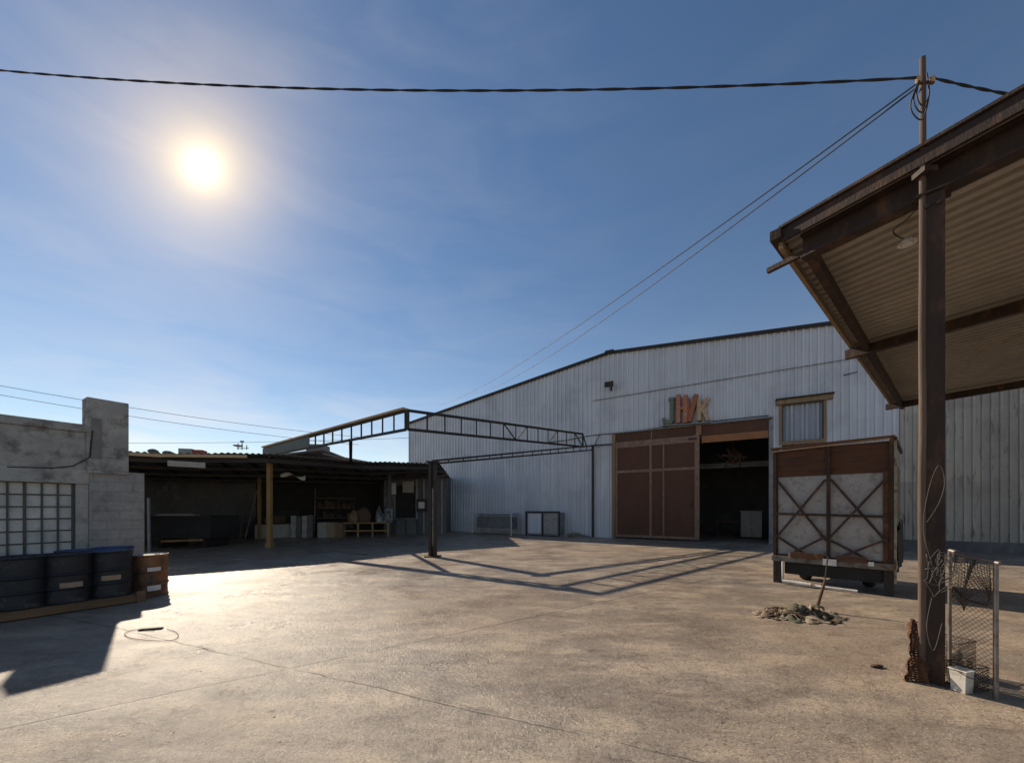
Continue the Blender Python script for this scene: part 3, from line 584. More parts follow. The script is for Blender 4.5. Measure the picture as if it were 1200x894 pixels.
# ------------------------------------------------------------------ open shed at the back left
E = [(-14.6, 11.5, 3.62), (-12.46, 13.5, 3.68), (-10.0, 15.76, 3.95), (-7.4, 19.1, 4.02), (-4.1, 21.5, 4.22)]
BK = [(-4.3, 26.0, 3.9), (-9.5, 27.6, 3.5), (-21.3, 18.8, 3.25)]
shed = thing('open_shed', 'long low open fronted shed in deep shade behind the yard', 'shed', (-10.0, 15.76, 0))
b = MB()
Ev = [Vector(p) for p in E]; Bv = [Vector(p) for p in (BK[2], (-17.4,21.7,3.3), (-13.4,24.7,3.4), BK[1], BK[0])]
nrow = 40
def edge(pts, u):
    n = len(pts)-1; x = min(u*n, n-1e-6); i = int(x); return pts[i].lerp(pts[i+1], x-i)
def shed_roof(u, v):
    p = edge(Ev, u).lerp(edge(Bv, u), v); p.z += .025*math.sin(u*420)+.03*mnoise.noise(Vector((u*14, v*3, 1)))-.10*math.sin(math.pi*min(u*2.2,1))*(1-v)*.4
    return p
b.grid(shed_roof, 320, 6, False); b.build('roof', M['roof_tin'], shed, world=True, solid=.02)
b = MB()
for i in range(2):
    p, q = Ev[i], Ev[i+1]; q2 = q if i == 0 else p.lerp(q, .75)
    b.bar(p+Vector((.03,-.03,-.12)), q2+Vector((.03,-.03,-.13)), .04, .11)
b.build('fascia_board', M['fascia_tan'], shed, world=True)
b = MB()
for i in range(4): b.bar(Ev[i]+Vector((-.3,.3,-.25)), Ev[i+1]+Vector((-.3,.3,-.25)), .12, .18)
for u in [i/14 for i in range(15)]:
    p, q = edge(Ev, u), edge(Bv, u); b.bar(p+Vector((-.2,.2,-.12)), q+Vector((0,0,-.12)), .06, .10)
for v in (.3, .55, .8):
    pts = [edge(Ev, u).lerp(edge(Bv, u), v)+Vector((0,0,-.22)) for u in (0,.25,.5,.75,1)]
    for p, q in zip(pts, pts[1:]): b.bar(p, q, .08, .12)
b.build('rafter', M['steel_dark'], shed, world=True)
pp = gnd(316, 641)
b = MB(); b.bar(pp, (pp.x, pp.y, 3.95), .17, .17); b.box((pp.x, pp.y, .1), (.26,.26,.2)); b.build('post', M['yellow_post'], shed, world=True)
p2 = at(304, 620, 20.5); b = MB(); b.bar((p2.x, p2.y, 0), (p2.x, p2.y, 3.6), .13, .13); b.build('post', M['yellow_post'], shed, world=True)
p3 = gnd(457, 628); b = MB(); b.bar((p3.x, p3.y, 0), (p3.x, p3.y, 3.9), .12, .12); b.build('post', M['fascia_green'], shed, world=True)
b = MB()
def wallseg(mb, p, q, z0, z1, t=.18):
    p = Vector((p[0], p[1], 0)); q = Vector((q[0], q[1], 0)); d = (q-p).normalized(); n = Vector((-d.y, d.x, 0))*t
    mb.plate([p+Vector((0,0,z0)), q+Vector((0,0,z0)), q+Vector((0,0,z1)), p+Vector((0,0,z1))], n)
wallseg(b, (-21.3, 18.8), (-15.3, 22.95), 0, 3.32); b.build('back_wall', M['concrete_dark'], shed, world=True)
b = MB(); wallseg(b, (-15.4, 22.85), (-9.2, 27.4), 0, 3.55); b.build('back_wall', M['near_black'], shed, world=True)
b = MB(); wallseg(b, (-21.3, 18.7), (-15.4, 10.6), 0, 3.4, -.18); b.build('side_wall', M['near_black'], shed, world=True)
# end room with a door
Yr = 25.1
b = MB(); xa, xb = (453-600)/FPX*Yr, (523-600)/FPX*Yr; xd0, xd1 = (462-600)/FPX*Yr, (488-600)/FPX*Yr
b.bx(xa, xd0, Yr, Yr+.2, 0, 3.8); b.bx(xd1, xb, Yr, Yr+.2, 0, 3.8); b.bx(xd0, xd1, Yr, Yr+.2, 3.2, 3.8); wallseg(b, (xb-.01, Yr+.02), (xb-.2, 29.2), 0, 3.9, .2); wallseg(b, (xa+.01, Yr+.1), (-9.4, 27.5), 0, 3.75, .2); b.build('end_wall', M['concrete_dark'], shed, world=True)  # stretch running back to the facade is added to block a sun leak
b = MB(); b.bx(xd0, xd1, Yr+.1, Yr+.16, 0, 3.2); dd = b.build('door', M['near_black'], shed, world=True)
b = MB(); b.bx(xd0, xd0+.06, Yr+.04, Yr+.1, 0, 3.2); b.bx(xd1-.06, xd1, Yr+.04, Yr+.1, 0, 3.2); b.bx(xd0+.06, xd1-.06, Yr+.04, Yr+.1, .95, 1.02); b.build('door_frame', M['grey_sheet'], dd, world=True)
b = MB(); b.bx((455-600)/FPX*Yr, xb+.05, Yr-.25, Yr-.05, proj_h(Vector((0,Yr,0)), 558), proj_h(Vector((0,Yr,0)), 553.5)); b.build('gutter', M['box_white'], shed, world=True)
b = MB()
for x in (489, 497, 508, 518): b.bar(((x-600)/FPX*Yr, Yr-.05, 0), ((x-600)/FPX*Yr, Yr-.05, 3.6), .10, .08)
b.build('wall_stud', M['grey_sheet'], shed, world=True)

def pbox(name, label, cat, x0, x1, yb, yt, depth, thick, mt, group=None, lid=None, rz=0.0):   # a box standing where the photo shows it
    pb_ = gnd((x0+x1)/2, yb) if depth is None else Vector((((x0+x1)/2-600)/FPX*depth, depth, 0))
    w = (x1-x0)/FPX*pb_.y; h = (yb-yt)/FPX*pb_.y
    t = thing(name, label, cat, pb_, rz, group); b = MB(); b.bx(-w/2, w/2, 0, thick, 0, h); b.build('body', M[mt], t, bevel=.012)
    if lid: b = MB(); b.bx(-w/2-.02, w/2+.02, -.02, thick+.02, h, h+.03); b.build('lid', M[lid], t)
    return t, w, h
# black skip / water tank trailer in the shed
D = 16.0
sk = thing('metal_skip', 'big black steel skip with boards on its rim under the shed', 'skip', at(211, 642, D)*1.0, .0)
sk.location.z = 0; XF[sk.as_pointer()] = Matrix.Translation(sk.location)
sw_ = 74/FPX*D/2
b = MB(); b.plate([(-sw_*.93,-.0,.42),(sw_*.93,0,.42),(sw_,0,1.30),(-sw_,0,1.30)], (0,.06,0)); b.plate([(-sw_*.93,1.5,.42),(sw_*.93,1.5,.42),(sw_,1.5,1.30),(-sw_,1.5,1.30)], (0,.06,0))
b.plate([(-sw_*.93,.06,.42),(-sw_*.93,1.5,.42),(-sw_,1.5,1.30),(-sw_,.06,1.30)], (.05,0,0)); b.plate([(sw_*.93,.06,.42),(sw_*.93,1.5,.42),(sw_,1.5,1.30),(sw_,.06,1.30)], (-.05,0,0)); b.bx(-sw_*.9, sw_*.9, .06, 1.5, .42, .47)
b.build('body', M['near_black'], sk)
b = MB(); b.bar((-sw_,-.03,1.32),(sw_,-.03,1.32), .1,.08); b.build('rim', M['steel_dark'], sk); b = MB(); b.bar((-sw_,1.58,1.32),(sw_,1.58,1.32), .1,.08); b.build('rim', M['steel_dark'], sk)
b = MB(); b.bar((-sw_*.55,-.06,.30),(sw_*.75,-.06,.36), .06,.09); b.build('skid', M['yellow_post'], sk)
for x in (-.7, .7):
    b = MB(); b.bx(x*sw_-.08, x*sw_+.08, .1, 1.4, 0, .42); b.build('leg', M['steel_dark'], sk)
bd = MB(); bd.box((0,0,0), (1.75,.30,.045)); bd.box((-.35,.32,.03), (1.3,.2,.04), .12); o = bd.build('plank', M['box_white']); o.location = at(208, 603, D+.7); o.location.z = 1.385; tag(o, 'pale loose boards lying across the black skip', 'boards')
st = MB(); st.bar((0,0,0), (-.12,.10,2.05), .07, .05); o = st.build('plank', M['grey_sheet']); o.location = gnd(175, 652); tag(o, 'grey plank standing upright beside the block wall end', 'plank')
# sign and rag on the shed
q = edge(Ev, .235); sb = MB(); sb.box((0,0,0), (1.05,.03,.2), math.atan2(2.26,2.46)); o = sb.build('name_board', M['box_white']); o.location = at(219, 544, 13.9); tag(o, 'small faded white board hung under the shed roof edge', 'board')
rg = MB(); rg.grid(lambda u, v: Vector((-.6+1.2*u, .04*math.sin(9*u), .12*math.sin(u*6)-.22*v*(.5+.5*math.sin(u*8)))), 20, 4); o = rg.build('hanging_rag', M['paper_white'], solid=.01); o.location = at(343, 556, 18.5); tag(o, 'torn white plastic rag hanging under the shed roof', 'rag')
# goods stored in the shed
sh, w, h = pbox('storage_bench', 'low dark bench stacked with oddments behind the ochre post', 'bench', 303, 346, 629, 613, 21.6, .8, 'box_white', rz=.55)
b = MB(); b.bx(-w/2-.1, w/2+.1, -.1, .85, h, h+.06); b.build('top', M['near_black'], sh)
r2 = random.Random(4)
b = MB()
for k in range(9): b.box((r2.uniform(-w/2,w/2), r2.uniform(.1,.6), h+.06+r2.uniform(.08,.25)), (r2.uniform(.12,.4), r2.uniform(.1,.3), r2.uniform(.12,.5)), r2.uniform(0,3))
b = b.build('oddments', M['rag_brown'], None); b.location = sh.location; b.rotation_euler = (0,0,.55); tag(b, 'dark jumble of oddments heaped on the low shed bench', 'oddments')
for i, (x0, x1, yt, mt, lab) in enumerate(((341,347,604,'concrete','grey board stack leftmost beside the low bench'), (348,353,605,'concrete_dark','darker upright grey board second of the leaning boards'), (354,360,604,'concrete','upright grey board third of the leaning boards'), (361,366.5,603,'concrete_dark','rightmost leaning grey board nearest the white carton'))):
    pbox('leaning_board', lab, 'board', x0, x1, 629.5, yt, 21.8, .12, mt, 'grey boards leaning in the shed', rz=.3)
pbox('carton', 'off white carton on the shed floor', 'box', 372, 382, 630, 612, 21.6, .5, 'box_white', 'boxes on the shed floor')
pbox('carton', 'brown cardboard carton right of the white carton', 'box', 383, 392, 629.8, 612.5, 21.7, .5, 'cardboard', 'boxes on the shed floor', 'cardboard')
pbox('carton', 'darker brown carton beside the slatted bench', 'box', 392.5, 401, 629, 612, 21.9, .5, 'sack', 'boxes on the shed floor')
Dn = 22.3
bn = thing('slatted_bench', 'low ochre slatted bench carrying sacks in the shed', 'bench', (at(428, 0, Dn).x, Dn, 0), .15)
hw = 27/FPX*Dn; b = MB()
for y in (0,.25,.5): b.bx(-hw, hw, y, y+.15, .78, .84)
b.build('seat', M['yellow_post'], bn)
for x in (-hw*.95, -hw*.3, hw*.3, hw*.95):
    b = MB(); b.bx(x-.05, x+.05, 0, .08, 0, .78); b.build('leg', M['yellow_post'], bn)
b = MB(); b.bx(-hw, hw, -.03, .0, .32, .40); b.build('rail', M['yellow_post'], bn)
def blob(mb, c, rx, ry, rz_, seed):
    nu, nv = 18, 10
    def fn(u, v):
        a, t = u*2*math.pi, v*math.pi; d = Vector((math.cos(a)*math.sin(t), math.sin(a)*math.sin(t), math.cos(t))); k = 1+.30*mnoise.noise(d*1.8+Vector((seed,0,0)))+.22*mnoise.noise(d*4+Vector((0,seed,0)))
        return Vector(c)+Vector((d.x*rx, d.y*ry, max(d.z*rz_, -rz_*.6)))*k
    mb.grid(fn, nu, nv)
for i, (x, rr, lab) in enumerate(((413,.42,'brown sack slumped at the left end of the slatted bench'), (422,.5,'taller brown sack in the middle of the slatted bench'))):
    b = MB(); blob(b, (0,0,0), rr, .3, rr*1.05, i*3.1); o = b.build('sack', M['sack' if i == 0 else 'rag_brown']); o.location = (at(x, 0, Dn).x, Dn+.35, .84+rr*.62); tag(o, lab, 'sack', 'sacks on the bench')
b = MB(); b.grid(lambda u, v: Vector((-.5+1.0*u+.10*mnoise.noise(Vector((v*4,u*2,1))), .16*mnoise.noise(Vector((u*4,v*4,7))), (.55+.55*mnoise.noise(Vector((u*3.2,1,4)))+.35*u)*v)), 22, 14, False); o = b.build('plastic_sheet', M['grey_sheet'], solid=.01); o.location = (at(449,0,Dn+.3).x, Dn+.5, .85); tag(o, 'crumpled pale plastic sheet propped at the right end of the bench', 'sheet')
for (x0, x1, y0, y1, lab, mt) in ((459,464,566,579,'small white notice pinned by the shed door', 'paper_white'), (472,485,564,577,'larger pale board hung across the dark shed door', 'box_white')):
    w = (x1-x0)/FPX*Yr; h = (y1-y0)/FPX*Yr; b = MB(); b.bx(-w/2, w/2, -.02, .02, -h/2, h/2); o = b.build('notice', M[mt]); o.location = at((x0+x1)/2, (y0+y1)/2, Yr-.08); tag(o, lab, 'notice')
mb_ = thing('meter_box', 'grey meter box with white plate on the shed end wall', 'box', at(494, 592, Yr-.13))
b = MB(); b.bx(-.34,.34,-.0,.12,-.42,.42); b.build('body', M['steel_dark'], mb_); b = MB(); b.bx(-.2,.2,-.03,-.0,-.2,.22); b.build('plate', M['paper_white'], mb_)
for i, (x0, x1, lab) in enumerate(((464,475,'low grey crate left in front of the shed door'), (476,487,'low grey crate right in front of the shed door'))):
    pbox('crate', lab, 'crate', x0, x1, 626.3, 609, 24.4, .5, 'concrete_dark', 'crates before the shed door')
rk = thing('storage_rack', 'tall dark steel rack of tins at the back of the shed', 'rack', (-11.6, 25.0, 0), .72)
for x in (-1.2, 0, 1.2):
    for y in (0, .6): b = MB(); b.bx(x-.03, x+.03, y-.03, y+.03, 0, 2.4); b.build('upright', M['rust_brown'], rk)
for z in (.35, 1.0, 1.65, 2.3): b = MB(); b.bx(-1.25, 1.25, -.03, .63, z, z+.04); b.build('shelf', M['grey_rail'], rk)
r7 = random.Random(31)
for z in (.39, 1.04, 1.69):
    b = MB(); x = -1.1
    while x < 1.05:
        w = r7.uniform(.1, .35); h = r7.uniform(.12, .5)
        if r7.random() < .5: b.bx(x, x+w*.9, .05, .4, z, z+h)
        else: b.lathe([(0,0),(w*.42,0),(w*.42,h),(0,h)], (x+w/2, .25, z), 14)
        x += w
    o = b.build('tins', M[r7.choice(['rag_brown','concrete_dark','cardboard'])], None); o.location = (-11.6, 25.0, 0); o.rotation_euler = (0,0,.72)
    tag(o, {.39:'mixed tins and boxes on the lowest shelf of the dark rack',1.04:'mixed tins and boxes on the middle shelf of the dark rack',1.69:'mixed tins and boxes on the upper shelf of the dark rack'}[z], 'tins', 'goods on the dark rack')
for i, (px_, y_, ln, lean, mt, lab) in enumerate(((287,20.9,2.7,.30,'galv','longest grey pipe leaning on the dark back wall'),(291,21.2,2.2,.42,'rust_brown','rusty pipe leaning more steeply on the dark back wall'),(281,20.4,1.8,-.25,'wood','short timber leaning leftward on the dark back wall'),(405,24.2,2.6,.35,'rust_brown','rusty bar leaning beside the slatted bench'),(368,23.4,2.9,-.2,'galv','grey pipe leaning behind the white carton'))):
    b = MB(); b.tube([(0,0,0),(lean,.55,ln)], .035, 8); o = b.build('leaning_pipe', M[mt]); o.location = (at(px_,0,y_).x, y_, 0); tag(o, lab, 'pipe', 'lengths leaning in the shed')
hx = at(335, 598, 22.4); hxo = thing('dark_crate', 'dark wooden crate standing on the floor behind the low bench', 'crate', (hx.x, hx.y, 0), .5)
b = MB(); b.bx(-.7,.7,-.3,.5,0,1.55); b.build('body', M['near_black'], hxo); b = MB(); b.bx(-.72,.72,-.33,-.301,.3,.42); b.bx(-.72,.72,-.33,-.301,.42,1.2) if False else None; b.build('batten', M['wood'], hxo)
# junk on the shed roof
rj = thing('roof_box', 'red and grey tin box lying on the shed roof edge', 'box', (at(223, 0, 14.9).x, 14.9, 3.72), .3)
b = MB(); b.bx(-.39,.05,0,.4,.0,.30); b.build('body', M['grey_sheet'], rj); b = MB(); b.bx(.05,.40,0,.4,.02,.27); b.build('panel', M['red_box'], rj)
for i, (x, d, sx, sz, lab) in enumerate(((180,13.9,.16,.16,'small dark lump on the shed roof nearest the concrete pier'), (197,14.3,.2,.14,'dark stone on the shed roof left of the red box'), (246,15.4,.5,.10,'flat grey stone right of the red box on the roof'), (258,15.6,.3,.12,'larger grey stone further right on the shed roof'))):
    b = MB(); blob(b, (0,0,0), sx*.6, .2, sz*.6, i+9); o = b.build('stone', M['concrete_dark']); o.location = (at(x,0,d).x, d, 3.76); tag(o, lab, 'stone', 'stones weighing down the shed roof')
an = MB()
an.lathe([(.02,0),(.28,.06),(.34,.14)], (0,0,.2), 14); an.tube([(0,0,0),(0,0,.5)], .03, 6); an.tube([(.3,0,0),(.3,.0,.62)], .035, 6); an.box((.3,0,.62), (.22,.12,.12)); an.tube([(.65,0,0),(.65,0,.35)], .03, 6); an.tube([(-.1,0,.1),(.8,0,.12)], .03, 6)
o = an.build('roof_antenna', M['grey_sheet']); o.location = (at(279,0,17.2).x, 17.2, 3.9); o.location.z = proj_h(o.location, 527); o.scale = (.6,.6,.6); tag(o, 'cluster of small grey aerials standing on the shed roof', 'antenna')
# low house beyond
hb = thing('low_house', 'distant low grey roofed house beyond the shed', 'house', (at(372, 0, 42).x, 42, 0), .1)
hwid = 5.2; b = MB(); b.bx(-hwid, hwid*.1, 0, 8, 0, 7.2); b.build('wall', M['concrete_dark'], hb)
b = MB(); b.plate([(-hwid-.2,-.3,7.2),(.7,-.3,8.1),(.7,8.3,8.1),(-hwid-.2,8.3,7.2)], (0,0,.12)); b.plate([(.7,-.3,7.6),(7.5,-.3,6.4),(7.5,8.3,6.4),(.7,8.3,7.6)], (0,0,.12)); b.build('roof', M['roof_far'], hb)
b = MB(); b.bx(-1.2,.6,0,2,8.0,8.75); b.build('chimney', M['roof_far'], hb)

# ------------------------------------------------------------------ left concrete wall
W0 = gnd(169, 682.5); WD = BD.copy(); wrz = math.atan2(WD.y, WD.x)
wall = thing('concrete_wall', 'grey concrete yard wall with barred window and tall pier', 'wall', (W0.x, W0.y, 0), wrz)
# local x runs along the wall away from the camera, local -y faces the yard
def wx(px, out=0.0):
    nx, ny = WD.y, -WD.x                        # outward (towards the yard)
    ox, oy = W0.x+nx*out, W0.y+ny*out
    r = (px-CXP)/FPX; return (r*oy-ox)/(WD.x-r*WD.y)
def wz(px, py, out=0.0):
    nx, ny = WD.y, -WD.x; return CAMH+(HY-py)/FPX*(W0.y+ny*out+WD.y*wx(px, out))
xp = wx(104); ztw = 3.42
zw1, zw0 = wz(60, 565.5), wz(60, 650)
xw1 = wx(89); X0 = -7.5
b = MB(); b.bx(X0, xp, 0, .3, wz(60,548), ztw-.16); b.build('upper_panel', M['concrete'], wall, bevel=.01)
b = MB(); b.bx(X0, xp, -.05, .3, ztw-.16, ztw); b.build('coping', M['concrete'], wall, bevel=.015)
b = MB(); b.bx(X0, xp, -.035, .3, zw1, wz(60,548)); b.build('window_beam', M['concrete'], wall, bevel=.01)
b = MB(); b.bx(xw1, xp, .0, .3, 0, zw1); b.build('wall_post', M['concrete'], wall, bevel=.01)
b = MB(); b.bx(X0, xw1, 0, .3, 0, zw0); b.build('sill_wall', M['concrete'], wall)
b = MB(); b.bx(X0, xw1, .12, .15, zw0, zw1); wn = b.build('window', M['frosted'], wall)
b = MB(); xx = xw1-.03; dxs = wx(71)-wx(89)
for i in range(14):
    a = xw1-.02+dxs*1.0*i
    if a < X0: break
    b.bx(a-.013 if i % 3 else a-.024, a+.013, .085, .12, zw0, zw1)
nrw = 6
for j in range(nrw+1):
    z = zw0+(zw1-zw0)*j/nrw; b.bx(X0, xw1, .095, .119, z-.013, z+.013)
b.build('window_bar', M['bar_dark'], wn)
b = MB(); zb = wz(135, 553); b.bx(xp+.002, wx(169), -.02, .32, 0, zb); b.build('block_pier', M['block'], wall, bevel=.008)
b = MB(); zt = wz(125, 468.5, .06); b.bx(wx(102,.06), wx(151,.06), -.06, .34, zb+.004, zt); b.build('pier_slab', M['concrete'], wall, bevel=.012)
b = MB(); b.bx(wx(107,.06), wx(119,.06), -.075, -.06, zb+.25, zb+1.1); b.build('render_patch', M['patchc'], wall)
b = MB(); b.bx(wx(103,.06), wx(151.5,.06), -.10, .0, zb-.05, zb+.004); b.build('ledge', M['concrete'], wall)
b = MB(); b.tube([(wx(8), -.03, wz(8,547)), (wx(60), -.03, wz(60,548.5)), (wx(85), -.03, wz(85,546)), (wx(104), -.07, wz(104,536)), (wx(107), -.085, wz(107,505))], .012, 6); b.build('cable', M['cable'], wall)

# ------------------------------------------------------------------ drums on a pallet
drow = Vector((.53, .848, 0)); drz = math.atan2(drow.y, drow.x)
d_last = gnd(172, 697.5)
def drum(name, label, mt, lid, c, group, H=.88, r=.285, labels=(), rz=0, z0=0):
    t = thing(name, label, 'drum', (c.x, c.y, z0), rz, group)
    prof = [(0, 0), (r-.01, 0), (r, .012), (r, .03), (r-.012, .04)]
    for zc in (.31, .60):
        prof += [(r-.012, H*zc-.03), (r+.006, H*zc-.012), (r+.006, H*zc+.012), (r-.012, H*zc+.03)]
    prof += [(r-.012, H-.04), (r, H-.028), (r+.004, H-.01), (r, H)]
    b = MB(); b.lathe(prof, seg=40); body = b.build('body', M[mt], t, bevel=.004)
    b = MB(); b.lathe([(r, H-.0), (r-.015, H+.004), (r-.022, H-.018), (.03, H-.014), (0, H-.014)], seg=40); b.lathe([(.0,H+.01),(.035,H+.01),(.04,H-.014)], (.17,0,0), 14); b.lathe([(.0,H+.005),(.022,H+.005),(.025,H-.014)], (-.18,.02,0), 14); b.build('lid', M[lid], t)
    for a, wd_, zc, hh, mm in labels:
        b = MB(); b.grid(lambda u, v: Vector(((r+.004)*math.cos(a+(u-.5)*wd_/r), (r+.004)*math.sin(a+(u-.5)*wd_/r), zc+(v-.5)*hh)), 8, 1); b.build('label_sticker', M[mm], t)
    return t
def face(c): return math.atan2(-c.y, -c.x)
PH = .14
sp_ = .66
dl = []
specs = [('matte black drum at the far left of the pallet, cut by the frame', 'drum_black', 'drum_black', ()), ('black drum with an orange sticker, second on the pallet', 'drum_black', 'drum_black', ((.16,.26,.30,.085,'paper'),)), ('black drum with a pale sticker beside the rusty orange drum', 'drum_black', 'drum_blue', ((.05,.24,.34,.085,'paper'),))]
xs_px = [25, 79, 129]
for i, (lab, mt, ld, st_) in enumerate(specs):
    c = gnd(172, 697.5)-drow*(sp_*(3-i))
    y = {0: 6.0, 1: 6.38, 2: 6.84}[i]; c = Vector(((xs_px[i]-600)/FPX*y, y, 0))
    drum('drum', lab, mt, ld, c, 'drums on the pallet', .80, .30, [(face(c)+a, w, z, hh, mm) for a, w, z, hh, mm in st_], 0, PH)
c = gnd(174, 697); drum('drum', 'rusty orange brown drum standing on the concrete at the row end', 'drum_orange', 'box_white', c, 'drums on the pallet', .80, .295, [(face(c)+.28, .2, .52, .09, 'paper_white'), (face(c)+.28, .2, .17, .10, 'paper_white')], 0, .0)
for i, (px_, y, lab) in enumerate(((92, 7.25, 'blue topped drum in the rear row behind the black drums'), (133, 7.75, 'blue topped drum behind the pale stickered drum near the block wall'))):
    c = Vector(((px_-600)/FPX*y, y, 0)); drum('drum', lab, 'drum_black', 'drum_blue', c, 'drums in the rear row', .90, .30, (), 0, 0)
pc = Vector((-7.50, 6.38, 0))
pal = thing('pallet', 'long wooden pallet under the row of black drums', 'pallet', pc, math.atan2(.84, .54))
pl0 = .90
b = MB()
for k in range(9): x = -pl0+2*pl0*(k+.5)/9; b.bx(x-.10, x+.10, -.36, .55, .112, .136)
b.build('deck_board', M['wood'], pal)
for y in (-.34, .1, .5):
    b = MB(); b.bx(-pl0, pl0, y-.05, y+.04, .02, .111); b.build('stringer', M['wood'], pal)
for x in (-pl0+.06, pl0-.06):
    b = MB(); b.bx(x-.06, x+.06, -.41, -.391, .0, .20); b.build('end_block', M['wood'], pal)

# hose on the ground
hp = [gnd(*q, z=.012) for q in ((181,739),(160,737.5),(147,741),(150,746),(165,749),(190,750.5),(204,749),(209,745),(206,740),(196,737))]
def smooth(pts, n=6):
    out = []
    for i in range(len(pts)-1):
        p0, p1, p2, p3 = pts[max(i-1,0)], pts[i], pts[i+1], pts[min(i+2,len(pts)-1)]
        for k in range(n):
            t = k/n; out.append(.5*((2*p1)+(p2-p0)*t+(2*p0-5*p1+4*p2-p3)*t*t+(3*p1-p0-3*p2+p3)*t**3))
    return out+[pts[-1]]
b = MB(); b.tube(smooth(hp), .004, 6); tag(b.build('hose', M['grey_rail'], loc=hp[0]), 'thin dark hose looped on the sunlit concrete near the drums', 'hose')
b = MB(); b.bar((-.13,0,.012),(.13,.03,.012), .05, .02); o = b.build('wood_scrap', M['near_black']); o.location = gnd(176, 738); o.rotation_euler = (0,0,.2); tag(o, 'short dark stick lying inside the hose loop', 'stick')

# ------------------------------------------------------------------ truck box body
T0 = gnd(907, 681.5); TD = Vector((.670, -.742, 0)).normalized(); trz = math.atan2(TD.y, TD.x)
tk = thing('cargo_trailer', 'rusty box trailer with silver tarpaulin front and crossed bracing', 'trailer', (T0.x, T0.y, 0), trz)
TW, TL = 1.95, 2.2
zt0, zb0, zmid = 3.0, .60, 2.42
b = MB(); b.bx(0.06, TW-.06, 0.0, .05, zmid, zt0); b.bx(.06, TW-.06, .0, .05, zmid-.02, zmid)
b.build('front_board', M['plank'], tk)
def tf(u, v):
    x = .07+(TW-.14)*u; z = zb0+.05+(zmid-zb0-.07)*v
    d = .014*mnoise.noise(Vector((x*2.5, z*2.5, 2)))+.010*abs(mnoise.noise(Vector((x*6+z*3, z*6-x, 5))))+.014*abs(mnoise.noise(Vector((x*2.6+z*2, z*2.2-x*2, 8))))+.004*mnoise.noise(Vector((x*22,z*22,1)))
    return Vector((x, .02-d*.55, z))
b = MB(); b.grid(tf, 90, 80); b.build('tarpaulin', M['tarp'], tk, solid=.004)
xm = .98
b = MB(); b.bx(0, .06, -.06, .06, .1, zt0+.02); b.bx(TW-.06, TW, -.06, .06, .3, zt0+.06); b.bx(xm-.03, xm+.03, -.075, -.03, zb0-.05, zt0); b.build('frame_post', M['rust_brown'], tk); b = MB(); b.bx(TW-.15, TW-.065, -.03, .0, zb0, zmid); b.build('inner_post', M['rust'], tk)
b = MB(); b.bar((-.05,-.02,zt0+.05),(TW+.02,-.02,zt0+.07), .08, .05); b.build('top_rail', M['plank'], tk)
b = MB(); b.bar((-.03,-.09,zt0-.02),(TW*.98,-.09,zt0+.03), .03, .03); b.build('top_edging', M['tan_post'], tk)
zc = 1.55
b = MB(); b.bar((.06,-.05,zc+.02),(xm-.03,-.05,zc), .03, .05); b.bar((xm+.03,-.05,zc),(TW-.06,-.05,zc-.02), .03, .05); b.build('mid_rail', M['rust_brown'], tk)
b = MB()
def brace(x0, z0, x1, z1, y): b.bar((x0,y,z0),(x1,y,z1), .025, .045)
y = -.065
brace(.08,2.32, xm-.04,1.02, y); brace(.08,1.05, xm-.04,2.30, y-.026)
brace(xm+.04,2.30, TW-.08,1.02, y); brace(xm+.04,1.10, TW-.08,2.30, y-.026)
brace(.08,1.05, .55,.72, y); brace(.40,.72, xm-.04,1.10, y-.026); brace(xm+.04,1.02, 1.55,.70, y); brace(1.15,.68, TW-.08,1.10, y-.026)
b.build('cross_brace', M['rust_brown'], tk)
b = MB(); b.bx(-.02, TW+.02, -.11, .05, zb0-.10, zb0+.02); b.build('bottom_rail', M['grey_rail'], tk)
for x0, x1, mm in ((.34,.92,'orange_beam'), (1.10,1.58,'red_box')):
    b = MB(); b.bx(x0, x1, -.125, -.10, zb0+.0, zb0+.13); b.build('reflector_board', M['plank'] if mm == 'red_box' else M['rust'], tk)
b = MB(); b.bx(.90, 1.12, -.135, -.112, zb0-.10, zb0+.03); b.build('number_plate', M['paper_white'], tk); b = MB(); b.bx(1.60,1.68,-.13,-.112, zb0-.04, zb0+.04); b.build('reflector', M['paper_white'], tk); b = MB(); b.bx(.30,.335,-.13,-.112,zb0-.02,zb0+.1); b.build('reflector', M['paper'], tk)
# sides, roof, floor
b = MB()
n = 16
for side_x in (TW-.02, .02):
    vs = []
    for i in range(n*2+1):
        yv = .07+(TL-.1)*i/(n*2); xo = (.022 if i % 2 else 0)*(1 if side_x > 1 else -1); vs += [(side_x+xo, yv, zb0-.0), (side_x+xo, yv, zt0-.42 if side_x > 1 else zt0-.02)]
    b.add(vs, [(2*i,2*i+2,2*i+3,2*i+1) for i in range(n*2)])
b.build('side_panel', M['grey_rail'], tk)
b = MB(); b.grid(lambda u, v: Vector((TW+.035+.02*math.sin(u*13+v*4), .1+(TL-.14)*u, zb0-.15+(.75+.25*u)*v)), 24, 8); b.build('side_skirt', M['near_black'], tk, solid=.005)
b = MB(); b.bx(TW-.03, TW+.0, .07, TL, zt0-.42, zt0-.0); b.build('side_board', M['grey_sheet'], tk)
b = MB(); b.bx(.05, TW-.05, TL-.05, TL, zb0, zt0-.02); b.bx(.05, TW-.05, .06, TL-.06, zb0, zb0+.06); b.build('floor_and_back', M['rust_brown'], tk)
b = MB(); b.bar((TW-.0,.0,zt0+.03),(TW-.0,TL,zt0-.02), .08,.08); b.bar((.0,.0,zt0+.03),(.0,TL,zt0-.02), .08,.08); b.build('side_rail', M['steel_dark'], tk)
b = MB(); b.bx(TW+.003, TW+.04, -.05, .02, .25, zt0+.0); b.build('corner_strip', M['strip'], tk)
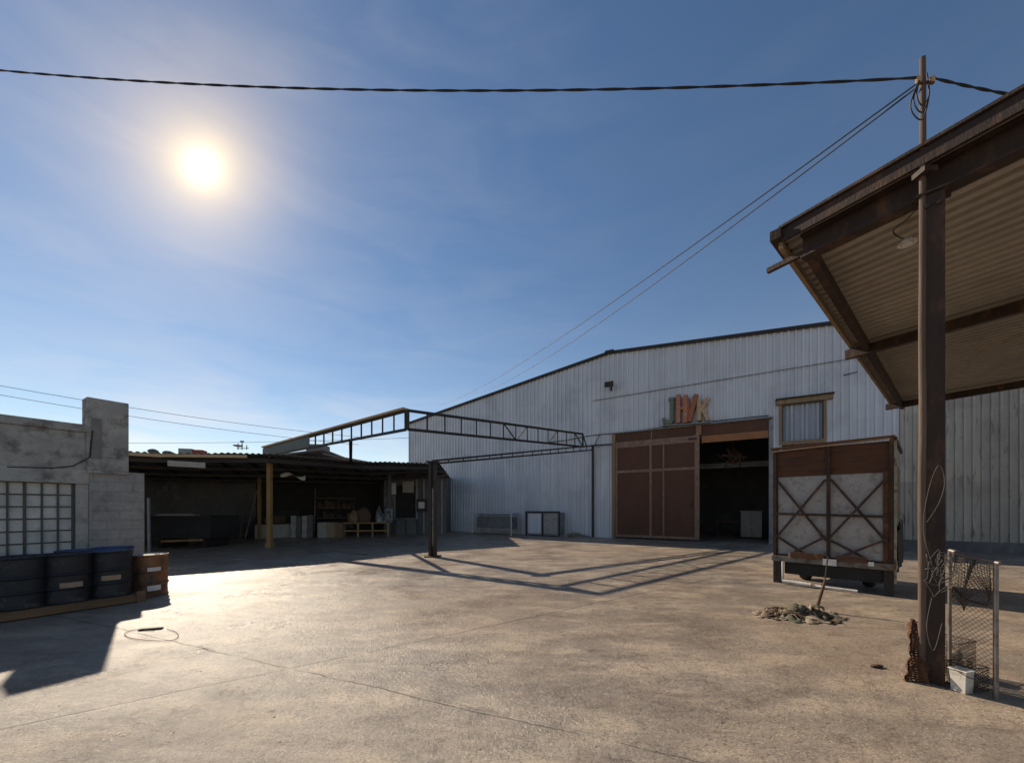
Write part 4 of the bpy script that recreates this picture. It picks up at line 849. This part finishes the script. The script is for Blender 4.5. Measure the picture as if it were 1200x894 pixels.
b = MB(); b.bx(0.0,.14,-.05,.2,.0,.6); b.build('landing_leg', M['steel_dark'], tk); b = MB(); b.bx(TW-.14,TW,-.02,.2,.0,.5); b.build('landing_leg', M['steel_dark'], tk)
b = MB(); b.bx(.25,.35,.1,TL,zb0-.25,zb0-.1); b.bx(TW-.35,TW-.25,.1,TL,zb0-.25,zb0-.1); b.bx(.16, TW-.16, .9, 1.0, .25, .36); b.bx(.16,TW-.16,.45,.5,.18,zb0-.1); b.bx(.2, TW-.16, .02, .04, .22, zb0-.1); b.build('chassis', M['near_black'], tk)
def tyre(mb, c, r, w):
    seg = 28; c = Vector(c); prof = [(r*.6,-w/2),(r*.9,-w/2),(r,-w*.32),(r,w*.32),(r*.9,w/2),(r*.6,w/2)]
    vs = [c+Vector((x_, rr*math.cos(2*math.pi*k/seg), rr*math.sin(2*math.pi*k/seg))) for rr, x_ in prof for k in range(seg)]
    mb.add(vs, [(i*seg+k, i*seg+(k+1)%seg, (i+1)*seg+(k+1)%seg, (i+1)*seg+k) for i in range(5) for k in range(seg)], True)
for x in (.42, TW-.42):
    b = MB(); tyre(b, (x, .95, .30), .30, .2); wh = b.build('wheel', M['tyre'], tk)
    b = MB(); b.tube([(x-.06,.95,.30),(x+.06,.95,.30)], .18, 18); b.build('rim', M['rust'], wh)
b = MB(); b.tube([(.20,-.14,.50),(.20,-.15,.09),(.62,-.18,.045),(.9,-.2,.045)], .025, 8); b.tube([(.2,-.15,.07),(.72,-.2,.06)], .045, 10); b.tube([(.78,-.18,.05),(1.45,-.2,.045)], .028, 8)
b.build('tow_pipe', M['white_metal'], tk)

# ------------------------------------------------------------------ rag heap with a shovel handle
hpt = gnd(936, 721)
heap = scrap('rag_heap', 'heap of dried rags and debris on the yard floor', 'rag heap', hpt, .52, .25, 44, ['rag_beige', 'rag_olive', 'rag_brown', 'sack'], .35, .15, 11)
hb_ = gnd(956, 716)
stk = thing('shovel', 'dark broken shovel handle standing up out of the rag heap', 'shovel', hb_)
b = MB(); tipp = at(967, 680, hb_.y+.05)-hb_; tip2 = at(970, 652, hb_.y+.08)-hb_
b.tube([(0,0,-.0), tipp*.5, tipp], .026, 8, .02); b.build('handle', M['rag_brown'], stk)
b = MB(); b.tube([tipp*.97, tip2], .010, 6); b.build('rod', M['steel_dark'], stk)
b = MB(); blob(b, (.02,0,.05), .10,.08,.05, 5); b.build('blade_lump', M['rag_olive'], stk)
o = MB(); blob(o, (0,0,0), .07,.03,.018, 3); o = o.build('leaf_scrap', M['rag_brown']); o.location = gnd(1027, 780, .015); tag(o, 'single brown scrap lying left of the column foot', 'scrap')

# ------------------------------------------------------------------ canopy on the right
HC = 5.2
def cz(px, py, h):
    y = FPX*(h-CAMH)/(HY-py); return Vector(((px-CXP)/FPX*y, y, h))
FL = cz(919, 273, HC); FR1 = cz(1200, 115, HC); U = (FR1-FL).normalized(); Lr = 7.0
BLc = cz(1047, 472, HC-.08); Vd = (BLc-FL); Vd.z = 0; VL = Vd.length; Vd.normalize()
can = thing('canopy', 'large rusty steel canopy with ribbed roof on the right', 'canopy', (FL.x, FL.y, 0))
def cp(u, v, z): return Vector((FL.x, FL.y, 0))+U.to_2d().to_3d()*u+Vd*v+Vector((0,0,z))
b = MB()
n = 58; vs = []
for i in range(n*4+1):
    k = i % 4; v = -.04+(VL+.02)*(i//4+(0, .5, .6, .9)[k])/n; zo = (0, 0, .05, .05)[k]
    vs += [cp(.0, v, HC-.10+zo), cp(Lr, v, HC-.10+zo)]
b.add(vs, [(2*i,2*i+1,2*i+3,2*i+2) for i in range(n*4)]); b.build('roof_sheet', M['ceiling'], can, world=True, solid=.004)
def ibeam(mb, p, q, w, h, tw=.02, tf_=.025, up=(0,0,1)):
    p0, p1, d, s, u, ln = mb.frame(p, q, up)
    mb.bar(p0+u*(h/2-tf_/2), p1+u*(h/2-tf_/2), w, tf_, up); mb.bar(p0-u*(h/2-tf_/2), p1-u*(h/2-tf_/2), w, tf_, up); mb.bar(p0, p1, tw, h-2*tf_-.002, up)
b = MB(); ibeam(b, cp(.18,.12,HC-.255), cp(Lr,.12,HC-.255), .16, .29); b.build('front_beam', M['rust_brown'], can, world=True)
b = MB(); b.bar(cp(0,-.07,HC-.075), cp(Lr,-.07,HC-.06), .04, .15); b.bar(cp(-.02,-.05,HC+.03), cp(Lr,-.05,HC+.03), .14, .03); b.build('fascia', M['rust_brown'], can, world=True)
b = MB(); b.bar(cp(-.06,-.15,HC-.05), cp(-.06,.5,HC-.05), .12, .12); b.bar(cp(-.25,.18,HC-.28), cp(.3,.18,HC-.28), .06,.06); b.build('beam_stub', M['rust_brown'], can, world=True)
b = MB(); b.bar(cp(-.03,-.03,HC-.11), cp(-.03,VL,HC-.11), .05, .17); b.build('edge_board', M['tan_post'], can, world=True)
b = MB(); b.bar(cp(.22,.25,HC-.26), cp(.22,VL,HC-.26), .09, .16); b.build('edge_beam', M['rust_brown'], can, world=True)
ppur = cz(998, 420, HC-.40); v1 = (ppur-FL).to_2d().dot(Vd.to_2d()); v2 = VL-.6
for v in (v1, v2):
    b = MB(); b.bar(cp(-.12,v,HC-.30), cp(Lr,v,HC-.30), .10, .18); b.build('purlin', M['rust_brown'], can, world=True)
cb_ = gnd(1096, 801)
b = MB(); yaw = -.83; zt = HC-.45
Mx = Matrix.Translation(Vector((cb_.x+.045, cb_.y+.06, 0))) @ Matrix.Rotation(yaw, 4, 'Z')
for lo, hi in (((-.078,-.09),(.078,-.072)), ((-.078,.072),(.078,.09)), ((-.009,-.0715),(.009,.0715))):
    vs = [Mx @ Vector((x, y, z)) for z in (0, zt) for y in (lo[1], hi[1]) for x in (lo[0], hi[0])]
    b.add(vs, [(0,2,3,1),(4,5,7,6),(0,1,5,4),(2,6,7,3),(0,4,6,2),(1,3,7,5)])
b.build('column', M['rust_brown'], can, world=True, bevel=.004)
b = MB(); b.box((0,0,0), (.34,.34,.03), m=Mx @ Matrix.Translation((0,0,zt-.015)) @ Matrix.Diagonal((.17*2,.17*2,.03,1)) if False else None) if False else None
cpl = Mx @ Vector((0,0,zt)); b.box((cpl.x, cpl.y, zt+.01), (.24,.24,.02), yaw)
for sx in (-.04,.04): q = Mx @ Vector((sx,-.095,zt-.12)); b.box(q, (.035,.03,.035), yaw)
b.build('cap_plate', M['rust_brown'], can, world=True)
# utility pole beside the column
pb0 = gnd(1081, 798)
pole = thing('utility_pole', 'thin weathered wooden pole rising beside the canopy column', 'pole', (pb0.x, pb0.y, 0))
ptop = proj_h(pb0, 68)
b = MB(); pts = [(.002*math.sin(i*.9)+(-.006+.010*i/20), .002*math.sin(i*1.3), ptop*i/20) for i in range(21)]; b.tube(pts, .031, 12, .024)
b.build('pole_shaft', M['pole_wood'], pole)
zi = proj_h(pb0, 94)
b = MB(); b.lathe([(0,0),(.018,0),(.026,.02),(.018,.03),(.024,.05),(.0,.065)], (-.06,-.02,zi-.05), 14); b.lathe([(0,0),(.018,0),(.026,.02),(.018,.03),(.024,.05),(.0,.065)], (.07,-.02,zi-.05), 14); b.build('insulator', M['letter_tan'], pole)
b = MB(); b.box((0,-.02,proj_h(pb0,205)), (.13,.12,.05)); b.build('clamp', M['rust_brown'], pole); b = MB(); b.bar((-.08,-.02,zi-.05),(.09,-.02,zi-.05), .02,.02); b.build('crossarm', M['rust'], pole)
b = MB()
for k in range(3): b.tube(smooth([Vector((-.05,-.03,zi)), Vector((-.10-.03*k,-.04,zi-.18-.06*k)), Vector((-.06,-.05,zi-.30-.07*k)), Vector((.01,-.05,zi-.2)), Vector((.0,-.04,zi+.02))]), .006, 6)
b.build('wire_loop', M['cable'], pole)
# loose wire tangle tied round the column
r3 = random.Random(12)
tw_ = MB(); base = at(1098, 668, 3.50)
for k in range(9):
    c0 = base+Vector((r3.uniform(-.10,.10), r3.uniform(-.05,.0), r3.uniform(-.16,.16))); pts = []
    for q in range(9): a = q/8*6.0+r3.uniform(0,1); pts.append(c0+Vector((.11*math.cos(a)*r3.uniform(.4,1.3), -.03+.03*math.sin(a*1.7), .12*math.sin(a)*r3.uniform(.4,1.3))))
    tw_.tube(smooth(pts, 4), .0032, 5)
tw_.tube(smooth([at(1086,612,3.5), at(1100,590,3.47), at(1107,565,3.47), at(1100,545,3.47), at(1088,575,3.5), at(1082,620,3.5), at(1092,660,3.47)]), .0025, 5)
tw_.tube(smooth([at(1092,700,3.47), at(1086,735,3.47), at(1094,762,3.47), at(1104,730,3.45)]), .0025, 5)
tag(tw_.build('wire_tangle', M['wire2'], loc=base), 'tangle of loose wire knotted round the rusty column', 'wire')
# hanging bulb under canopy
bl = thing('hanging_lamp', 'small white lamp hanging on a wire under the canopy sheet', 'lamp', at(1063, 284, 4.25))
b = MB(); b.grid(lambda u, v: Vector(((.03+.05*v)*math.cos(u*6.283), (.03+.05*v)*math.sin(u*6.283), .04-.06*v)), 16, 3); blob(b, (0,0,0), .04,.04,.045, 1); b.build('shade', M['paper_white'], bl, solid=.004)
b = MB(); b.tube(smooth([at(1063,281,4.25), at(1052,277,4.3), at(1047,270,4.35), at(1062,258,4.2), at(1079,240,3.75)]), .006, 5); b.build('flex', M['cable'], bl, world=True)

# ------------------------------------------------------------------ wire gate beside the column
g0, g1 = gnd(1113, 797), gnd(1167, 818)
gt = thing('mesh_panel', 'pipe framed wire mesh panel hung with brown netting by the column', 'fence panel', g0)
zA, zB = proj_h(g0, 645), proj_h(g1, 659)
b = MB(); b.tube([(g0.x,g0.y,0),(g0.x,g0.y,zA)], .014, 10); b.build('post', M['galv'], gt, world=True)
b = MB(); b.tube([(g1.x,g1.y,0),(g1.x+.0,g1.y,zB+.01)], .017, 10); b.build('post', M['galv'], gt, world=True)
b = MB(); ga = Vector((g0.x-.0,g0.y,zA)); gb = Vector((g1.x,g1.y,zB)); b.tube([ga, gb+(gb-ga)*.08], .020, 10); b.build('top_rail', M['galv'], gt, world=True)
gdir = Vector((g1.x-g0.x, g1.y-g0.y, 0)); gl = gdir.length; gdir.normalize()
# the frame also returns towards the canopy so the cage has depth
g2 = g1+Vector((.42,.75,0)); 
b = MB()
def diag_mesh(mb, o, d, ln, z0, z1, step, r):
    hgt = z1-z0; k = -hgt
    while k < ln:
        for sg_ in (1, -1):
            pts = []
            for q in range(2):
                pass
            a0, a1 = max(k, 0), min(k+hgt, ln)
            if a1 > a0+.01:
                za, zb_ = z0+(a0-k), z0+(a1-k)
                if sg_ < 0: za, zb_ = z1-(a0-k), z1-(a1-k)
                p = o+d*a0+Vector((0,0,za)); q_ = o+d*a1+Vector((0,0,zb_)); mb.tube([p, q_], r, 4, cap=False)
        k += step
diag_mesh(b, Vector((g0.x,g0.y,0)), gdir, gl, .03, 1.19, .045, .0016)
b.build('wire_mesh', M['wire'], gt, world=True)
nb = MB()
def netf(u, v):
    p = ga.lerp(gb, .02+.78*u); s = 1-.45*u
    return Vector((p.x+.03*math.sin(v*5+u*4), p.y-.03+.03*math.sin(u*11+v*3), p.z-.02-(.42*s+.16*math.sin(u*5)**2)*v))
# open netting: strands rather than a sheet
for i in range(23):
    nb.tube([netf(i/22, j/8) for j in range(9)], .003, 4, cap=False)
for j in range(17):
    nb.tube([netf(i/14, j/16) for i in range(15)], .003, 4, cap=False)
nb.tube([netf(.0,.75), netf(.45,.95), netf(.9,1.0)], .012, 6)
nb.build('netting', M['net'], gt, world=True)
bk = gnd(1127, 810)
bt = thing('bucket', 'dirty white square bucket at the foot of the mesh panel', 'bucket', bk, .25)
b = MB(); a, c_, h_ = .050, .058, .20
vs = [(sx*w, sy*w, z) for w, z in ((a,0),(c_,h_),(c_+.008,h_),(c_+.008,h_+.012),(c_-.008,h_+.012),(a-.01,.012)) for sx, sy in ((-1,-1),(1,-1),(1,1),(-1,1))]
b.add(vs, [(0,3,2,1)]+[(i*4+k, i*4+(k+1)%4, (i+1)*4+(k+1)%4, (i+1)*4+k) for i in range(5) for k in range(4)]+[(20,21,22,23)]); b.build('body', M['bucket'], bt, bevel=.006)
b = MB(); b.tube(smooth([Vector((-.066,0,h_)), Vector((-.05,-.06,h_-.03)), Vector((0,-.075,h_-.05)), Vector((.05,-.06,h_-.03)), Vector((.066,0,h_))]), .004, 6); b.build('handle', M['wire'], bt)
def wire_basket(loc, w, d, h, rz, label):
    t = thing('wire_basket', label, 'basket', loc, rz, 'wire baskets in the cage'); b = MB()
    for o_, dd, ln in ((Vector((-w/2,-d/2,0)), Vector((1,0,0)), w), (Vector((-w/2,d/2,0)), Vector((1,0,0)), w), (Vector((-w/2,-d/2,0)), Vector((0,1,0)), d), (Vector((w/2,-d/2,0)), Vector((0,1,0)), d)): diag_mesh(b, o_, dd, ln, 0, h, .03, .002)
    b.build('mesh_side', M['wire'], t); b = MB()
    for z in (.0, h): b = MB(); b.tube([(-w/2,-d/2,z),(w/2,-d/2,z),(w/2,d/2,z),(-w/2,d/2,z),(-w/2,-d/2,z)], .005, 5); b.build('rim_wire', M['wire'], t)
    b = MB(); blob(b, (0,0,h*.35), w*.38, d*.38, h*.4, w*10); b.build('lining', M['rag_beige'], t)
q = gnd(1134, 797); wire_basket((q.x,q.y+.16,.0), .30,.26,.36,.3, 'crushed wire mesh basket behind the white bucket')
q = gnd(1152, 812); wire_basket((q.x,q.y+.12,.0), .17,.2,.22,.1, 'small low wire mesh basket right of the bucket')
# rusted mesh scrap leaning at the column foot
rs = MB(); f0 = gnd(1061, 798)
def rsf(u, v):
    top = 1-v; x = (.20*u)*(1-.85*v)+.135*v; return Vector((x+.03*mnoise.noise(Vector((u*3,v*9,9)))*(1-v), -.02+.07*v+.05*mnoise.noise(Vector((u*5,v*9,3)))+.03*math.sin(u*6), .60*v*(1-.08*u)))
rs.grid(rsf, 9, 26, False)
o = rs.build('rusty_mesh', M['rust'], None); o.location = f0
mm_ = o.modifiers.new('strands', 'WIREFRAME'); mm_.thickness = .02; tag(o, 'crumpled piece of rusty mesh leaning on the pole foot', 'scrap mesh')

# ------------------------------------------------------------------ cables in the air
def cable(name, label, p, q, sag, r, group='overhead cables', n=40, twist=0):
    b = MB(); pts = []
    for i in range(n+1): t = i/n; pts.append(p.lerp(q, t)+Vector((0,0,-4*sag*t*(1-t))))
    if not twist: b.tube(pts, r, 6)
    else:
        for s_ in (0, math.pi):
            b.tube([pp_+Vector((0, math.cos(i*.8+s_)*r*.6, math.sin(i*.8+s_)*r*.6)) for i, pp_ in enumerate(pts)], r*.8, 6)
    return tag(b.build(name, M['cable'], loc=p), label, 'cable', group)
pt = Vector((pb0.x, pb0.y, zi))
cable('power_cable', 'thick twisted black cable crossing the whole sky', at(-260, 50, 5.6), pt+Vector((-.06,-.02,.0)), .36, .009, n=160, twist=1)
cable('power_cable', 'black cable leaving the pole top to the right', pt+Vector((.07,-.02,0)), at(1330, 130, 3.3), .04, .009, n=40, twist=1)
s_a = fs(509); e1 = fw(s_a, -.05, fz(509, 475)-.0); e1 = at(508, 476.5, e1.y); e2p = fw(fs(553), -.05, 0); e2 = at(553, 462, e2p.y)
cable('service_wire', 'upper thin wire running from the pole down to the warehouse roof', pt+Vector((-.06,0,-.04)), e1, .55, .008, 'service wires to the warehouse', n=60)
cable('service_wire', 'lower thin wire running from the pole down to the warehouse wall', pt+Vector((-.05,0,-.07)), e2, .55, .008, 'service wires to the warehouse', n=60)
for (a, b_, lab, d0_, d1_) in (((-60,441),(420,512),'upper distant wire behind the concrete pier',40,60), ((-60,452),(420,521),'middle distant wire behind the concrete pier',40,60), ((-60,516),(480,513),'lowest distant wire just above the shed roof',60,60)):
    cable('distant_wire', lab, at(*a, d0_), at(*b_, d1_), .6, .028, 'distant wires at left')
# ------------------------------------------------------------------ grit on the yard
gr = MB(); r5 = random.Random(21)
for k in range(3600):
    y = 2.2+abs(r5.gauss(0, 1))*5; x = r5.uniform(-1.35, 1.35)*y
    if y > 16: continue
    s_ = r5.uniform(.002, .006)*(2.2 if r5.random() < .04 else 1); a = r5.uniform(0, 3)
    ca, sa_ = math.cos(a)*s_, math.sin(a)*s_; e_ = r5.uniform(.5, 1)
    gr.add([(x-ca, y-sa_, 0), (x+sa_*e_, y-ca*e_, 0), (x+ca, y+sa_, 0), (x-sa_*e_, y+ca*e_, 0), (x+r5.uniform(-.3,.3)*s_, y, s_*r5.uniform(.5,.9))], [(0,1,4),(1,2,4),(2,3,4),(3,0,4)])
tag(gr.build('grit', M['stone']), 'scattered grit and small stones on the yard concrete', 'grit', kind='stuff')
